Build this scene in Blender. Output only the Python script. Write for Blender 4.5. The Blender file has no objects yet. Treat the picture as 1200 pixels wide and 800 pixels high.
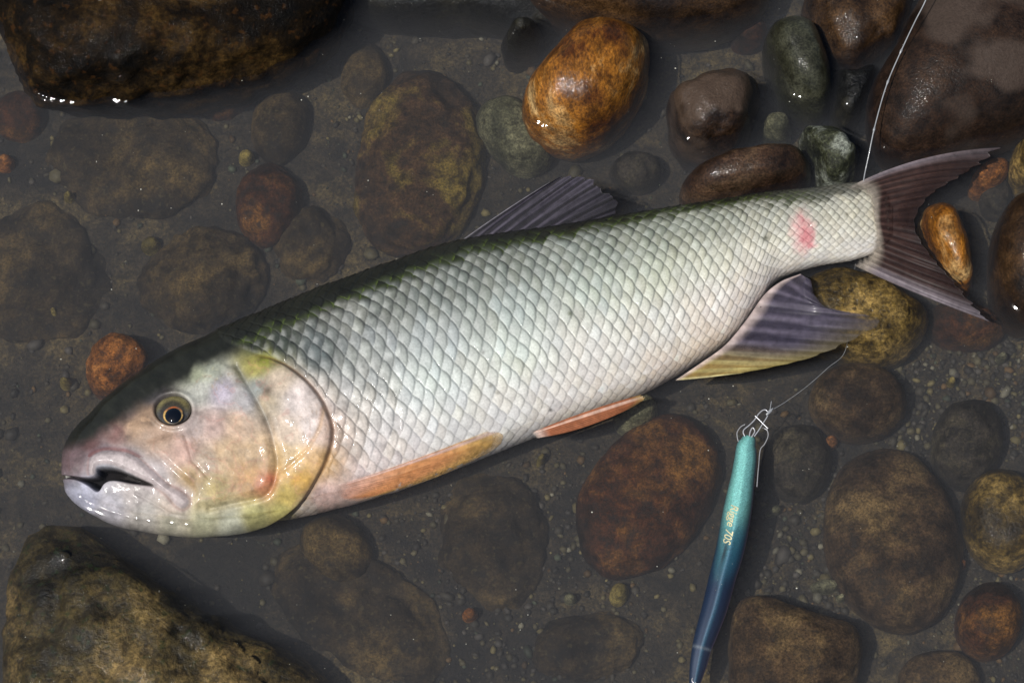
import bpy, bmesh, math, random
import numpy as np
from mathutils import Vector
from mathutils.bvhtree import BVHTree

# ---------------------------------------------------------------- camera, sky, sun, exposure
scene = bpy.context.scene
rng = np.random.default_rng(11)
random.seed(11)
TILT, DIST, WIDTH = math.radians(20), 0.80, 0.300    # camera: 20 degrees off straight down, 0.8 m away, 0.30 m wide view
cam_data = bpy.data.cameras.new('camera')
cam = bpy.data.objects.new('camera', cam_data)
scene.collection.objects.link(cam)
cam_data.sensor_width = 36
cam_data.lens = 36 * DIST / WIDTH
cam_data.clip_start, cam_data.clip_end = 0.01, 50
CAM = np.array([0, -DIST * math.sin(TILT), DIST * math.cos(TILT)])
cam.location = CAM
cam.rotation_euler = (TILT, 0, 0)
scene.camera = cam

SUN_EL, SUN_AZ = math.radians(62), math.radians(-122)   # azimuth clockwise from +Y: the sun stands at the lower left
world = bpy.data.worlds.new('World')
scene.world = world
world.use_nodes = True
wn = world.node_tree.nodes
sky = wn.new('ShaderNodeTexSky')
sky.sky_type = 'NISHITA'
sky.sun_disc = False
sky.sun_elevation, sky.sun_rotation = SUN_EL, SUN_AZ
wn['Background'].inputs['Strength'].default_value = 0.065
world.node_tree.links.new(sky.outputs[0], wn['Background'].inputs['Color'])
sun_data = bpy.data.lights.new('sun', 'SUN')
sun = bpy.data.objects.new('sun', sun_data)
scene.collection.objects.link(sun)
sun_data.energy, sun_data.angle, sun_data.color = 4.6, math.radians(0.53), (1, 0.965, 0.91)
sun_dir = Vector((math.sin(SUN_AZ) * math.cos(SUN_EL), math.cos(SUN_AZ) * math.cos(SUN_EL), math.sin(SUN_EL)))
sun.rotation_euler = sun_dir.to_track_quat('Z', 'Y').to_euler()
vs = scene.view_settings
vs.view_transform, vs.look, vs.gamma, vs.use_curve_mapping = 'Standard', 'None', 1, False
vs.exposure = -0.32
scene.cycles.use_denoising = True
scene.cycles.max_bounces = 8
scene.cycles.transparent_max_bounces = 16
scene.cycles.volume_bounces = 1

# ---------------------------------------------------------------- helpers
RX = np.array([1.0, 0, 0])
UPV = np.array([0, math.cos(TILT), math.sin(TILT)])
FW = np.array([0, math.sin(TILT), -math.cos(TILT)])
PXM = 1200 / WIDTH                                     # photo pixels per metre at the aim point
FPX = PXM * DIST

def unp(px, z):
    """photo pixel -> world point on the level plane at height z"""
    px = np.atleast_2d(np.asarray(px, float))
    z = np.broadcast_to(np.asarray(z, float), (len(px),))
    d = (px[:, :1] - 600) / FPX * RX + (400 - px[:, 1:2]) / FPX * UPV + FW
    t = (z - CAM[2]) / d[:, 2]
    return CAM + d * t[:, None]

def proj(P):
    v = np.asarray(P) - CAM
    w = v @ FW
    return np.stack([600 + FPX * (v @ RX) / w, 400 - FPX * (v @ UPV) / w], 1)

def lin(c):
    c = np.asarray(c, float) / 255
    return np.where(c <= 0.04045, c / 12.92, ((c + 0.055) / 1.055) ** 2.4)

def sstep(a, b, x):
    t = np.clip((x - a) / (b - a), 0, 1)
    return t * t * (3 - 2 * t)

def vnoise(P, seed=0):
    """smooth value noise in -1..1 on an (n,3) or (n,2) array"""
    P = np.asarray(P, float)
    if P.shape[1] == 2:
        P = np.concatenate([P, np.zeros((len(P), 1))], 1)
    i = np.floor(P).astype(np.int64)
    f = P - i
    f = f * f * (3 - 2 * f)
    def h(dx, dy, dz):
        n = (i[:, 0] + dx) * 374761393 + (i[:, 1] + dy) * 668265263 + (i[:, 2] + dz) * 2147483647 + seed * 974711
        n = (n ^ (n >> 13)) * 1274126177
        n = n ^ (n >> 16)
        return (n & 0xffff) / 32767.5 - 1
    def L(a, b, t): return a + (b - a) * t
    x00, x10 = L(h(0,0,0), h(1,0,0), f[:,0]), L(h(0,1,0), h(1,1,0), f[:,0])
    x01, x11 = L(h(0,0,1), h(1,0,1), f[:,0]), L(h(0,1,1), h(1,1,1), f[:,0])
    return L(L(x00, x10, f[:,1]), L(x01, x11, f[:,1]), f[:,2])

def fbm(P, octaves=4, seed=0, gain=0.5):
    s, a, tot = 0, 1, 0
    P = np.asarray(P, float)
    for k in range(octaves):
        s = s + a * vnoise(P * 2 ** k + 17.3 * k, seed + k)
        tot += a
        a *= gain
    return s / tot

def seg_dist(P, poly, closed=False):
    P = np.asarray(P, float)
    poly = np.asarray(poly, float)
    A, B = (poly, np.roll(poly, -1, 0)) if closed else (poly[:-1], poly[1:])
    best = np.full(len(P), 1e9)
    for a, b in zip(A, B):
        ab = b - a
        t = np.clip(((P - a) @ ab) / (ab @ ab + 1e-12), 0, 1)
        best = np.minimum(best, np.hypot(*(P - a - t[:, None] * ab).T))
    return best

def sdf(P, poly):
    """signed distance in pixels, positive inside"""
    P = np.asarray(P, float)
    poly = np.asarray(poly, float)
    d = seg_dist(P, poly, True)
    ins = np.zeros(len(P), bool)
    for a, b in zip(poly, np.roll(poly, -1, 0)):
        c = ((a[1] > P[:, 1]) != (b[1] > P[:, 1]))
        xi = a[0] + (P[:, 1] - a[1]) * (b[0] - a[0]) / (b[1] - a[1] + 1e-12)
        ins ^= c & (P[:, 0] < xi)
    return np.where(ins, d, -d)

def catmull(pts, n):
    """smooth curve through the points, n samples evenly spread by length"""
    p = np.asarray(pts, float)
    p = np.concatenate([[2 * p[0] - p[1]], p, [2 * p[-1] - p[-2]]])
    out = []
    for i in range(1, len(p) - 2):
        t = np.linspace(0, 1, 24, endpoint=False)[:, None]
        a, b, c, d = p[i - 1], p[i], p[i + 1], p[i + 2]
        out.append(0.5 * (2 * b + (c - a) * t + (2 * a - 5 * b + 4 * c - d) * t ** 2 + (3 * b - a - 3 * c + d) * t ** 3))
    out = np.concatenate(out + [p[-2:-1]])
    s = np.concatenate([[0], np.cumsum(np.linalg.norm(np.diff(out, axis=0), axis=1))])
    q = np.linspace(0, s[-1], n)
    return np.stack([np.interp(q, s, out[:, k]) for k in range(out.shape[1])], 1)

COL = scene.collection
def mesh_obj(name, V, F, mat, parent=None, smooth=True, origin=None, attrs=None):
    V = np.asarray(V, float)
    if origin is None:
        origin = np.zeros(3)
    if parent is not None:
        origin = np.array(parent.get('_o', (0, 0, 0)))
    me = bpy.data.meshes.new(name)
    F = np.asarray(F)
    k = F.shape[1]
    me.vertices.add(len(V))
    me.vertices.foreach_set('co', (V - origin).ravel())
    me.loops.add(F.size)
    me.loops.foreach_set('vertex_index', F.ravel().astype(np.int32))
    me.polygons.add(len(F))
    me.polygons.foreach_set('loop_start', np.arange(0, F.size, k, dtype=np.int32))
    me.update(calc_edges=True)
    me.validate()
    if smooth:
        me.polygons.foreach_set('use_smooth', np.ones(len(me.polygons), bool))
    for key, val in (attrs or {}).items():
        val = np.asarray(val, float)
        if val.ndim == 1:
            a = me.attributes.new(key, 'FLOAT', 'POINT')
            a.data.foreach_set('value', val)
        else:
            a = me.attributes.new(key, 'FLOAT_COLOR', 'POINT')
            a.data.foreach_set('color', np.concatenate([val[:, :3], np.ones((len(val), 1))], 1).ravel())
    me.materials.append(mat)
    o = bpy.data.objects.new(name, me)
    COL.objects.link(o)
    if parent is not None:
        o.parent = parent
    else:
        o.location = origin
    return o

def tag(o, label=None, cat=None, group=None, kind=None):
    if label: o['label'] = label
    if cat: o['category'] = cat
    if group: o['group'] = group
    if kind: o['kind'] = kind
    return o

def empty(name, loc):
    o = bpy.data.objects.new(name, None)
    o.empty_display_size = 0.01
    COL.objects.link(o)
    o.location = loc
    o['_o'] = tuple(float(v) for v in loc)
    return o

def grid_faces(n, m, wrap=False):
    i, j = np.meshgrid(np.arange(n - 1), np.arange(m if wrap else m - 1), indexing='ij')
    j2 = (j + 1) % m
    return np.stack([i * m + j, i * m + j2, (i + 1) * m + j2, (i + 1) * m + j], -1).reshape(-1, 4)

def tube(points, radius, nseg=8):
    """round tube along a 3-D polyline"""
    P = np.asarray(points, float)
    r = np.broadcast_to(np.asarray(radius, float), (len(P),))
    T = np.gradient(P, axis=0)
    T /= np.linalg.norm(T, axis=1)[:, None] + 1e-12
    up = np.array([0.13, 0.21, 0.97])
    A = np.cross(T, up); A /= np.linalg.norm(A, axis=1)[:, None] + 1e-12
    B = np.cross(T, A)
    th = np.linspace(0, 2 * math.pi, nseg, endpoint=False)
    ring = P[:, None] + r[:, None, None] * (np.cos(th)[None, :, None] * A[:, None] + np.sin(th)[None, :, None] * B[:, None])
    return ring.reshape(-1, 3), grid_faces(len(P), nseg, True)

# ---------------------------------------------------------------- materials
def new_mat(name):
    m = bpy.data.materials.new(name)
    m.use_nodes = True
    n, l = m.node_tree.nodes, m.node_tree.links
    return m, n, l, n['Principled BSDF']

def rgba(c): return (*[float(v) for v in lin(c)], 1)

def noise_node(n, l, vec, scale, detail=5, rough=0.6, dist=0.0):
    t = n.new('ShaderNodeTexNoise')
    t.inputs['Scale'].default_value, t.inputs['Detail'].default_value = scale, detail
    t.inputs['Roughness'].default_value, t.inputs['Distortion'].default_value = rough, dist
    if vec is not None: l.new(vec, t.inputs['Vector'])
    return t.outputs[0]

def ramp(n, l, fac, stops):
    r = n.new('ShaderNodeValToRGB')
    e = r.color_ramp.elements
    while len(e) < len(stops): e.new(0.5)
    for k, (p, c) in enumerate(stops):
        e[k].position, e[k].color = p, (c if len(c) == 4 else rgba(c))
    l.new(fac, r.inputs[0])
    return r.outputs[0]

def mixc(n, l, a, b, fac, mode='MIX'):
    m = n.new('ShaderNodeMix')
    m.data_type, m.blend_type = 'RGBA', mode
    for s, v in ((m.inputs['A'], a), (m.inputs['B'], b), (m.inputs['Factor'], fac)):
        if hasattr(v, 'is_output'): l.new(v, s)
        else: s.default_value = v
    return m.outputs['Result']

def bump(n, l, height, dist, strength=1.0, normal=None):
    b = n.new('ShaderNodeBump')
    b.inputs['Distance'].default_value, b.inputs['Strength'].default_value = dist, strength
    l.new(height, b.inputs['Height'])
    if normal is not None: l.new(normal, b.inputs['Normal'])
    return b.outputs[0]

G = lambda v: (v, v, v, 1)
def stone_mat(name, dark, mid, light, scale=70, speck=None, speck_amt=0.0, rough=0.45, coat=0.7, relief=0.0005, grain=1400, sky_sheen=None, stretch=(1, 1, 1), mottle=0.7, spec=0.22):
    m, n, l, p = new_mat(name)
    tc = n.new('ShaderNodeTexCoord')
    oi = n.new('ShaderNodeObjectInfo')
    ma = n.new('ShaderNodeVectorMath'); ma.operation = 'MULTIPLY_ADD'
    l.new(tc.outputs['Object'], ma.inputs[0])
    ma.inputs[1].default_value = stretch
    l.new(oi.outputs['Random'], ma.inputs[2])
    v = ma.outputs[0]
    big = noise_node(n, l, v, scale, 7, 0.65, 0.4)
    c = ramp(n, l, big, [(0.38, dark), (0.50, mid), (0.63, light)])
    med = noise_node(n, l, v, scale * 5.5, 5, 0.7)
    c = mixc(n, l, c, ramp(n, l, med, [(0.38, G(0.38)), (0.62, G(1.6))]), mottle, 'MULTIPLY')
    fine = noise_node(n, l, v, grain, 3, 0.7)
    c = mixc(n, l, c, ramp(n, l, fine, [(0.36, G(0.35)), (0.64, G(1.75))]), 0.75, 'MULTIPLY')
    if speck:
        sp = noise_node(n, l, v, grain * 0.55, 2, 0.5)
        c = mixc(n, l, c, rgba(speck), ramp(n, l, sp, [(0.60, G(0)), (0.70, G(speck_amt))]))
    r_in = ramp(n, l, med, [(0.3, G(rough * 0.7)), (0.7, G(min(1, rough * 1.3)))])
    if sky_sheen:                                            # paler matt patches painted in for the sky sheen on wet stone
        sheen_mask = ramp(n, l, noise_node(n, l, v, scale * 0.55, 3, 0.5), [(0.47, G(0)), (0.52, G(1))])
        c = mixc(n, l, c, mixc(n, l, rgba(sky_sheen), ramp(n, l, fine, [(0.3, G(0.6)), (0.7, G(1.35))]), 0.7, 'MULTIPLY'), sheen_mask)
        r_in = mixc(n, l, r_in, G(0.6), sheen_mask)
    l.new(c, p.inputs['Base Color'])
    l.new(r_in, p.inputs['Roughness'])
    p.inputs['Specular IOR Level'].default_value = spec
    p.inputs['Coat Weight'].default_value = coat
    p.inputs['Coat Roughness'].default_value = 0.06
    nb = bump(n, l, med, relief * 1.6, 0.7)
    nb = bump(n, l, fine, relief * 0.35, 0.8, nb)
    l.new(nb, p.inputs['Normal'])
    l.new(nb, p.inputs['Coat Normal'])
    return m

M = {}
M['boulder'] = stone_mat('mossy_boulder', (7, 4, 1), (20, 12, 3), (56, 40, 16), 45, (66, 40, 12), 0.5, 0.7, 0.10, 0.0008, 700, mottle=0.9, spec=0.08)
M['brown'] = stone_mat('wet_brown_stone', (23, 13, 6), (46, 30, 14), (69, 48, 26), 40, rough=0.5, coat=0.45)
M['gold'] = stone_mat('golden_stone', (74, 39, 7), (134, 85, 24), (190, 156, 103), 50, (64, 39, 15), 0.6, 0.45, 0.5, 0.0004, stretch=(1, .5, 1), mottle=0.6)
M['umber'] = stone_mat('dark_umber_stone', (22, 13, 6), (44, 29, 17), (72, 52, 36), 60, rough=0.5, coat=0.5, sky_sheen=(72, 57, 45))
M['umber2'] = stone_mat('long_umber_stone', (30, 18, 9), (57, 39, 26), (82, 62, 44), 35, rough=0.5, coat=0.4)
M['greygreen'] = stone_mat('grey_green_stone', (23, 24, 12), (39, 39, 25), (62, 62, 49), 32, rough=0.5, coat=0.5, sky_sheen=(77, 77, 69))
M['veined'] = stone_mat('veined_green_stone', (25, 27, 15), (57, 59, 41), (131, 135, 123), 120, rough=0.45, coat=0.5, relief=0.0007, mottle=0.9)
M['maroon'] = stone_mat('large_dark_stone', (20, 11, 5), (36, 22, 12), (52, 36, 24), 42, rough=0.6, coat=0.22, relief=0.0004, sky_sheen=(66, 54, 46))
M['ochre'] = stone_mat('ochre_stone', (50, 39, 15), (92, 74, 33), (138, 114, 64), 60, (40, 31, 15), 0.7, 0.5, 0.4, 0.0006, 900, mottle=0.95)
M['mossy'] = stone_mat('mossy_rock', (25, 21, 9), (57, 48, 25), (103, 85, 51), 34, (30, 44, 18), 0.6, 0.65, 0.25, 0.0009, 800, mottle=1.0)
M['blackrock'] = stone_mat('black_rock', (8, 7, 5), (16, 15, 9), (33, 30, 18), 60, rough=0.45, coat=0.5, relief=0.0008)
M['sub_red'] = stone_mat('rust_stone', (32, 21, 14), (61, 35, 20), (97, 65, 29), 50, (43, 31, 23), 0.6, 0.8, 0.0, mottle=1.0)
M['sub_algae'] = stone_mat('algae_stone', (38, 29, 20), (63, 45, 29), (101, 85, 38), 50, (43, 31, 23), 0.6, 0.85, 0.0, mottle=1.0)
M['sub_silt'] = stone_mat('silted_stone', (30, 24, 17), (52, 42, 28), (84, 68, 40), 36, (90, 80, 54), 0.5, 0.9, 0.0, mottle=1.0)
M['sub_orange'] = stone_mat('orange_stone', (72, 43, 22), (124, 76, 34), (153, 104, 56), 60, (63, 31, 11), 0.7, 0.8, 0.0, mottle=0.9)
M['sub_brown'] = stone_mat('bed_brown_stone', (40, 30, 22), (65, 50, 34), (94, 76, 49), 40, (43, 36, 27), 0.5, 0.8, 0.0, mottle=0.9)
M['sub_dark'] = stone_mat('bed_dark_stone', (31, 27, 22), (47, 42, 36), (70, 63, 47), 40, (86, 79, 58), 0.4, 0.8, 0.0, mottle=1.0)
M['sub_grey'] = stone_mat('bed_grey_stone', (59, 59, 45), (90, 88, 67), (119, 115, 88), 50, (56, 56, 43), 0.7, 0.8, 0.0, mottle=0.8)
M['sub_yellow'] = stone_mat('bed_yellow_stone', (81, 72, 36), (115, 101, 52), (144, 128, 72), 60, rough=0.8, coat=0.0)

def attr_node(n, name):
    a = n.new('ShaderNodeAttribute')
    a.attribute_name = name
    return a

# gravel and silt
m, n, l, p = new_mat('gravel'); M['gravel'] = m
a = attr_node(n, 'tint')
tc = n.new('ShaderNodeTexCoord')
c = mixc(n, l, a.outputs['Color'], ramp(n, l, noise_node(n, l, tc.outputs['Object'], 900, 4, 0.7), [(0.3, G(0.55)), (0.7, G(1.4))]), 0.8, 'MULTIPLY')
l.new(c, p.inputs['Base Color']); p.inputs['Roughness'].default_value = 0.7

m, n, l, p = new_mat('silt_bed'); M['bed'] = m
tc = n.new('ShaderNodeTexCoord')
c = ramp(n, l, noise_node(n, l, tc.outputs['Object'], 22, 8, 0.7, 0.5), [(0.38, (24, 20, 14)), (0.5, (50, 42, 29)), (0.62, (92, 78, 47))])
c = mixc(n, l, c, ramp(n, l, noise_node(n, l, tc.outputs['Object'], 260, 5, 0.75), [(0.38, G(0.4)), (0.62, G(1.7))]), 0.9, 'MULTIPLY')
f2 = noise_node(n, l, tc.outputs['Object'], 1100, 3, 0.7)
c = mixc(n, l, c, ramp(n, l, f2, [(0.38, G(0.35)), (0.66, G(2.2))]), 0.8, 'MULTIPLY')
l.new(c, p.inputs['Base Color']); p.inputs['Roughness'].default_value = 0.85
l.new(bump(n, l, f2, 0.0008, 0.8), p.inputs['Normal'])

# water: Fresnel mirror over clear transmission, silty body of water below
m, n, l, p = new_mat('stream_water'); M['water'] = m
n.remove(p)
out = n['Material Output']
fr = n.new('ShaderNodeFresnel'); fr.inputs['IOR'].default_value = 1.33
tr = n.new('ShaderNodeBsdfTransparent'); tr.inputs['Color'].default_value = (0.97, 0.975, 0.98, 1)
gl = n.new('ShaderNodeBsdfGlossy'); gl.inputs['Roughness'].default_value = 0.045
mx = n.new('ShaderNodeMixShader')
l.new(fr.outputs[0], mx.inputs[0]); l.new(tr.outputs[0], mx.inputs[1]); l.new(gl.outputs[0], mx.inputs[2])
l.new(mx.outputs[0], out.inputs['Surface'])
pv = n.new('ShaderNodeVolumePrincipled')
pv.inputs['Color'].default_value = (0.38, 0.39, 0.42, 1)
pv.inputs['Density'].default_value = 13
pv.inputs['Anisotropy'].default_value = 0.0
l.new(pv.outputs[0], out.inputs['Volume'])

# fish skin
m, n, l, p = new_mat('fish_skin'); M['fish'] = m
a = attr_node(n, 'tint'); w = attr_node(n, 'gloss')
tc = n.new('ShaderNodeTexCoord')
nf = noise_node(n, l, tc.outputs['Object'], 1500, 3, 0.6)
nm = noise_node(n, l, tc.outputs['Object'], 260, 5, 0.65)
c = mixc(n, l, a.outputs['Color'], ramp(n, l, nm, [(0.3, G(0.84)), (0.7, G(1.12))]), 1.0, 'MULTIPLY')
c = mixc(n, l, c, ramp(n, l, nf, [(0.3, G(0.85)), (0.7, G(1.1))]), 1.0, 'MULTIPLY')
l.new(c, p.inputs['Base Color'])
l.new(ramp(n, l, w.outputs['Fac'], [(0, G(0.6)), (1, G(0.42))]), p.inputs['Roughness'])
wc = n.new('ShaderNodeMath'); wc.operation = 'MULTIPLY'; wc.inputs[1].default_value = 0.35
l.new(w.outputs['Fac'], wc.inputs[0]); l.new(wc.outputs[0], p.inputs['Coat Weight'])
l.new(w.outputs['Fac'], p.inputs['Specular IOR Level'])
p.inputs['Coat Roughness'].default_value = 0.07
nb = bump(n, l, nm, 0.00022, 0.4)
nb = bump(n, l, nf, 0.00005, 0.6, nb)
l.new(nb, p.inputs['Normal']); l.new(nb, p.inputs['Coat Normal'])

# fin membrane
m, n, l, p = new_mat('fin_membrane'); M['fin'] = m
a = attr_node(n, 'tint'); al = attr_node(n, 'cover')
tc = n.new('ShaderNodeTexCoord')
nm = noise_node(n, l, tc.outputs['Object'], 500, 4, 0.6)
l.new(mixc(n, l, a.outputs['Color'], ramp(n, l, nm, [(0.3, G(0.7)), (0.7, G(1.25))]), 1.0, 'MULTIPLY'), p.inputs['Base Color'])
l.new(al.outputs['Fac'], p.inputs['Alpha'])
p.inputs['Roughness'].default_value = 0.5
p.inputs['Specular IOR Level'].default_value = 0.3
p.inputs['Coat Weight'].default_value = 0.08
p.inputs['Coat Roughness'].default_value = 0.15

def plain(name, col, rough=0.4, metal=0.0, coat=0.0, var=0.15, scale=600):
    m, n, l, p = new_mat(name)
    tc = n.new('ShaderNodeTexCoord')
    f = noise_node(n, l, tc.outputs['Object'], scale, 4, 0.6)
    l.new(mixc(n, l, rgba(col), ramp(n, l, f, [(0.3, G(1 - var)), (0.7, G(1 + var))]), 1.0, 'MULTIPLY'), p.inputs['Base Color'])
    p.inputs['Roughness'].default_value, p.inputs['Metallic'].default_value = rough, metal
    p.inputs['Coat Weight'].default_value = coat
    return m

def tint_mat(name, rough, coat, metal=0.0, grain=900, amt=0.2):
    m, n, l, p = new_mat(name)
    a = attr_node(n, 'tint')
    tc = n.new('ShaderNodeTexCoord')
    f = noise_node(n, l, tc.outputs['Object'], grain, 4, 0.7)
    l.new(mixc(n, l, a.outputs['Color'], ramp(n, l, f, [(0.3, G(1 - amt)), (0.7, G(1 + amt))]), 1.0, 'MULTIPLY'), p.inputs['Base Color'])
    p.inputs['Roughness'].default_value, p.inputs['Metallic'].default_value = rough, metal
    p.inputs['Coat Weight'].default_value, p.inputs['Coat Roughness'].default_value = coat, 0.05
    return m
M['eyeball'] = tint_mat('eyeball', 0.25, 1.0, grain=1600, amt=0.4)
M['pupil'] = plain('pupil', (6, 8, 16), 0.05, coat=1.0)
M['lure'] = tint_mat('lure_lacquer', 0.45, 0.12, 0.25, 3500, 0.4)
M['steel'] = plain('bright_steel_wire', (214, 214, 218), 0.35, 0.45, coat=0.5, var=0.05)
M['gold_print'] = plain('gold_print', (226, 218, 176), 0.35, 0.2, var=0.1)
M['nylon'] = plain('nylon_line', (158, 160, 163), 0.2, coat=0.8, var=0.2, scale=300)
M['speck'] = plain('floating_speck', (190, 188, 175), 0.7, var=0.3, scale=100)

# ---------------------------------------------------------------- the stream bed
def bedz(xy):
    return -0.0245 + 0.0016 * fbm(np.asarray(xy) * 22, 3, 5) + 0.0007 * fbm(np.asarray(xy) * 120, 3, 9)

def spread(core, step, far):
    a = np.arange(-core, core + step / 2, step)
    b, s = [a[-1]], step
    while b[-1] < far:
        s *= 1.35
        b.append(b[-1] + s)
    b = np.array(b[1:])
    return np.concatenate([-b[::-1], a, b])

gx, gy = spread(0.19, 0.0012, 2.5), spread(0.14, 0.0012, 2.5)
X, Y = np.meshgrid(gx, gy, indexing='ij')
xy = np.stack([X.ravel(), Y.ravel()], 1)
bed = mesh_obj('stream_bed', np.concatenate([xy, bedz(xy)[:, None]], 1), grid_faces(len(gx), len(gy)), M['bed'])
tag(bed, 'dark silty bed of the shallow stream', 'stream bed', kind='structure')

ICO = {}
def ico(sub):
    if sub not in ICO:
        bm = bmesh.new()
        bmesh.ops.create_icosphere(bm, subdivisions=sub, radius=1)
        V = np.array([v.co[:] for v in bm.verts]); F = np.array([[v.index for v in f.verts] for f in bm.faces])
        bm.free()
        ICO[sub] = (V / np.linalg.norm(V, axis=1)[:, None], F)
    return ICO[sub]

# loose gravel: far too many grains to count
V0, F0 = ico(1)
spots = []
def gravel_patch(n, x0, x1, y0, y1, smin, smax):
    for _ in range(n):
        spots.append((rng.uniform(x0, x1), rng.uniform(y0, y1), smin + (smax - smin) * rng.random() ** 3))
gravel_patch(4200, -80, 1280, -80, 880, 1.2, 5.5)
gravel_patch(420, -60, 1260, -60, 860, 4, 11)
gravel_patch(900, 1030, 1210, 390, 540, 1.5, 7)
gravel_patch(500, 850, 990, 540, 720, 1.5, 7)
gravel_patch(1100, 400, 760, 530, 800, 1.2, 6)
gravel_patch(260, 1080, 1200, 640, 800, 1.5, 6)
gravel_patch(300, 380, 620, 30, 240, 1.2, 4)
S = np.array(spots)
PAL = lin(np.array([(96, 88, 62), (70, 64, 52), (124, 112, 72), (84, 78, 70), (58, 52, 42), (110, 84, 48), (140, 134, 112), (74, 80, 62)]))
base = unp(S[:, :2], -0.024)
sz = S[:, 2] / PXM
sc3 = sz[:, None] * rng.uniform(0.6, 1.25, (len(S), 3)) * np.array([1, 1, 0.7])
ang = rng.uniform(0, 6.28, len(S))
W = V0[None] * sc3[:, None] * (1 + 0.22 * rng.standard_normal((len(S), len(V0), 1)) * 0.6)
ca, sa = np.cos(ang)[:, None], np.sin(ang)[:, None]
W = np.stack([W[..., 0] * ca - W[..., 1] * sa, W[..., 0] * sa + W[..., 1] * ca, W[..., 2]], -1)
W[..., :2] += base[:, None, :2]
W[..., 2] += (bedz(base[:, :2]) + sz * 0.25)[:, None]
FG = (F0[None] + (np.arange(len(S)) * len(V0))[:, None, None]).reshape(-1, 3)
tint = PAL[rng.choice(len(PAL), len(S), p=[.2, .2, .1, .15, .2, .05, .04, .06])] * rng.uniform(0.4, 1.1, (len(S), 1))
gravel = mesh_obj('gravel', W.reshape(-1, 3), FG, M['gravel'], attrs={'tint': np.repeat(tint, len(V0), 0)})
tag(gravel, 'fine grey and yellow gravel strewn over the stream bed', 'gravel', kind='stuff')

# ---------------------------------------------------------------- stones
SOLIDS = []           # meshes that can break the water surface: (verts, faces)
def ell(cx, cy, rx, ry, rot=0):
    t = np.linspace(0, 2 * math.pi, 28, endpoint=False)
    r = math.radians(rot)
    x, y = rx * np.cos(t), ry * np.sin(t)
    return np.stack([cx + x * math.cos(r) - y * math.sin(r), cy + x * math.sin(r) + y * math.cos(r)], 1)

NST = [0]
def stone(name, label, cat, outline, top, mat, group, flat=0.8, lump=0.05, rough=0.012, sub=5, tilt=(0, 0), emergent=False, smooth_k=5):
    NST[0] += 1
    seed = NST[0] * 7
    top /= 1000
    zb = -0.033
    H = max((top - zb) / 2, 0.004)
    zc = top - H
    poly = unp(outline, max(zc, -0.006) if emergent else zc)[:, :2]
    dense = np.concatenate([poly[i] + (np.roll(poly, -1, 0)[i] - poly[i]) * np.linspace(0, 1, 20, endpoint=False)[:, None] for i in range(len(poly))])
    c = (dense.min(0) + dense.max(0)) / 2
    d = dense - c
    th, r = np.arctan2(d[:, 1], d[:, 0]), np.hypot(d[:, 0], d[:, 1])
    o = np.argsort(th); th, r = th[o], r[o]
    tq = np.linspace(-math.pi, math.pi, 361)[:-1]
    rq = np.interp(tq, np.concatenate([th - 2 * math.pi, th, th + 2 * math.pi]), np.tile(r, 3))
    k = np.exp(-0.5 * (np.arange(-20, 21) / smooth_k) ** 2); k /= k.sum()
    rq = np.convolve(np.tile(rq, 3), k, 'same')[360:720]
    V, F = ico(sub)
    cp = np.hypot(V[:, 0], V[:, 1])
    ta = np.arctan2(V[:, 1], V[:, 0])
    R = np.interp(ta, np.append(tq, math.pi), np.append(rq, rq[0]))
    rad = R * cp ** flat
    z = H * V[:, 2]
    size = float(rq.mean())
    P = np.stack([rad * np.cos(ta), rad * np.sin(ta), z], 1)
    nn = fbm(V * 1.7 + seed, 3, seed)
    nf = fbm(P / 0.006 + seed, 4, seed + 3)
    P = P * (1 + lump * nn)[:, None] + V * (rough * 0.02 * nf)[:, None]
    P[:, 2] += tilt[0] * P[:, 0] + tilt[1] * P[:, 1]
    P += np.array([c[0], c[1], zc])
    o = mesh_obj(name, P, F, M[mat], origin=np.array([c[0], c[1], zb]))
    tag(o, label, cat, group)
    if emergent:
        SOLIDS.append((P, F))
    return o

GE, GS, GP = 'stones standing out of the water', 'stones lying on the stream bed', 'small pebbles on the stream bed'
stone('boulder', 'large rough dark brown boulder with orange and green stains in the corner', 'boulder',
      [(-80,-90),(-40,-30),(0,15),(25,70),(43,108),(58,122),(130,128),(215,117),(282,99),(344,80),(390,52),(408,20),(416,-90),(160,-150)], 20, 'boulder', GE, 0.45, 0.10, 0.13, 6, emergent=True, smooth_k=3)
stone('stone', 'wet brown stone cut off by the upper edge above the golden stone', 'stone',
      [(630,-50),(606,-6),(622,12),(660,24),(720,36),(790,41),(850,34),(890,20),(908,-18),(850,-70),(740,-80)], 11, 'brown', GE, 0.6, 0.05, 0.02, emergent=True)
stone('stone', 'golden orange oval stone, the brightest one above the dorsal fin', 'stone',
      [(611,115),(621,94),(646,66),(674,35),(702,26),(730,28),(758,45),(763,70),(758,101),(740,133),(716,157),(681,171),(646,168),(621,154),(611,136)], 13, 'gold', GE, 0.75, 0.03, 0.03, emergent=True)
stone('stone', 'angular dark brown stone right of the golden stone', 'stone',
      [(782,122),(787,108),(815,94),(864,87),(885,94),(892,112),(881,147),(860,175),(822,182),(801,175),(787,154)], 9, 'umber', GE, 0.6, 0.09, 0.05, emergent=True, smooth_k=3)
stone('stone', 'long brown stone lying against the back of the fish', 'stone',
      [(797,217),(808,203),(850,185),(902,177),(941,178),(953,196),(951,213),(930,226),(870,238),(815,243),(800,234)], 9, 'umber2', GE, 0.6, 0.03, 0.02, emergent=True, smooth_k=3)
stone('stone', 'upright oval grey green stone with pale painted sheen on top', 'stone',
      [(895,45),(902,30),(927,23),(951,31),(962,52),(974,87),(976,115),(965,135),(944,133),(920,119),(906,84),(897,63)], 10, 'greygreen', GE, 0.7, 0.03, 0.02, emergent=True)
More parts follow.
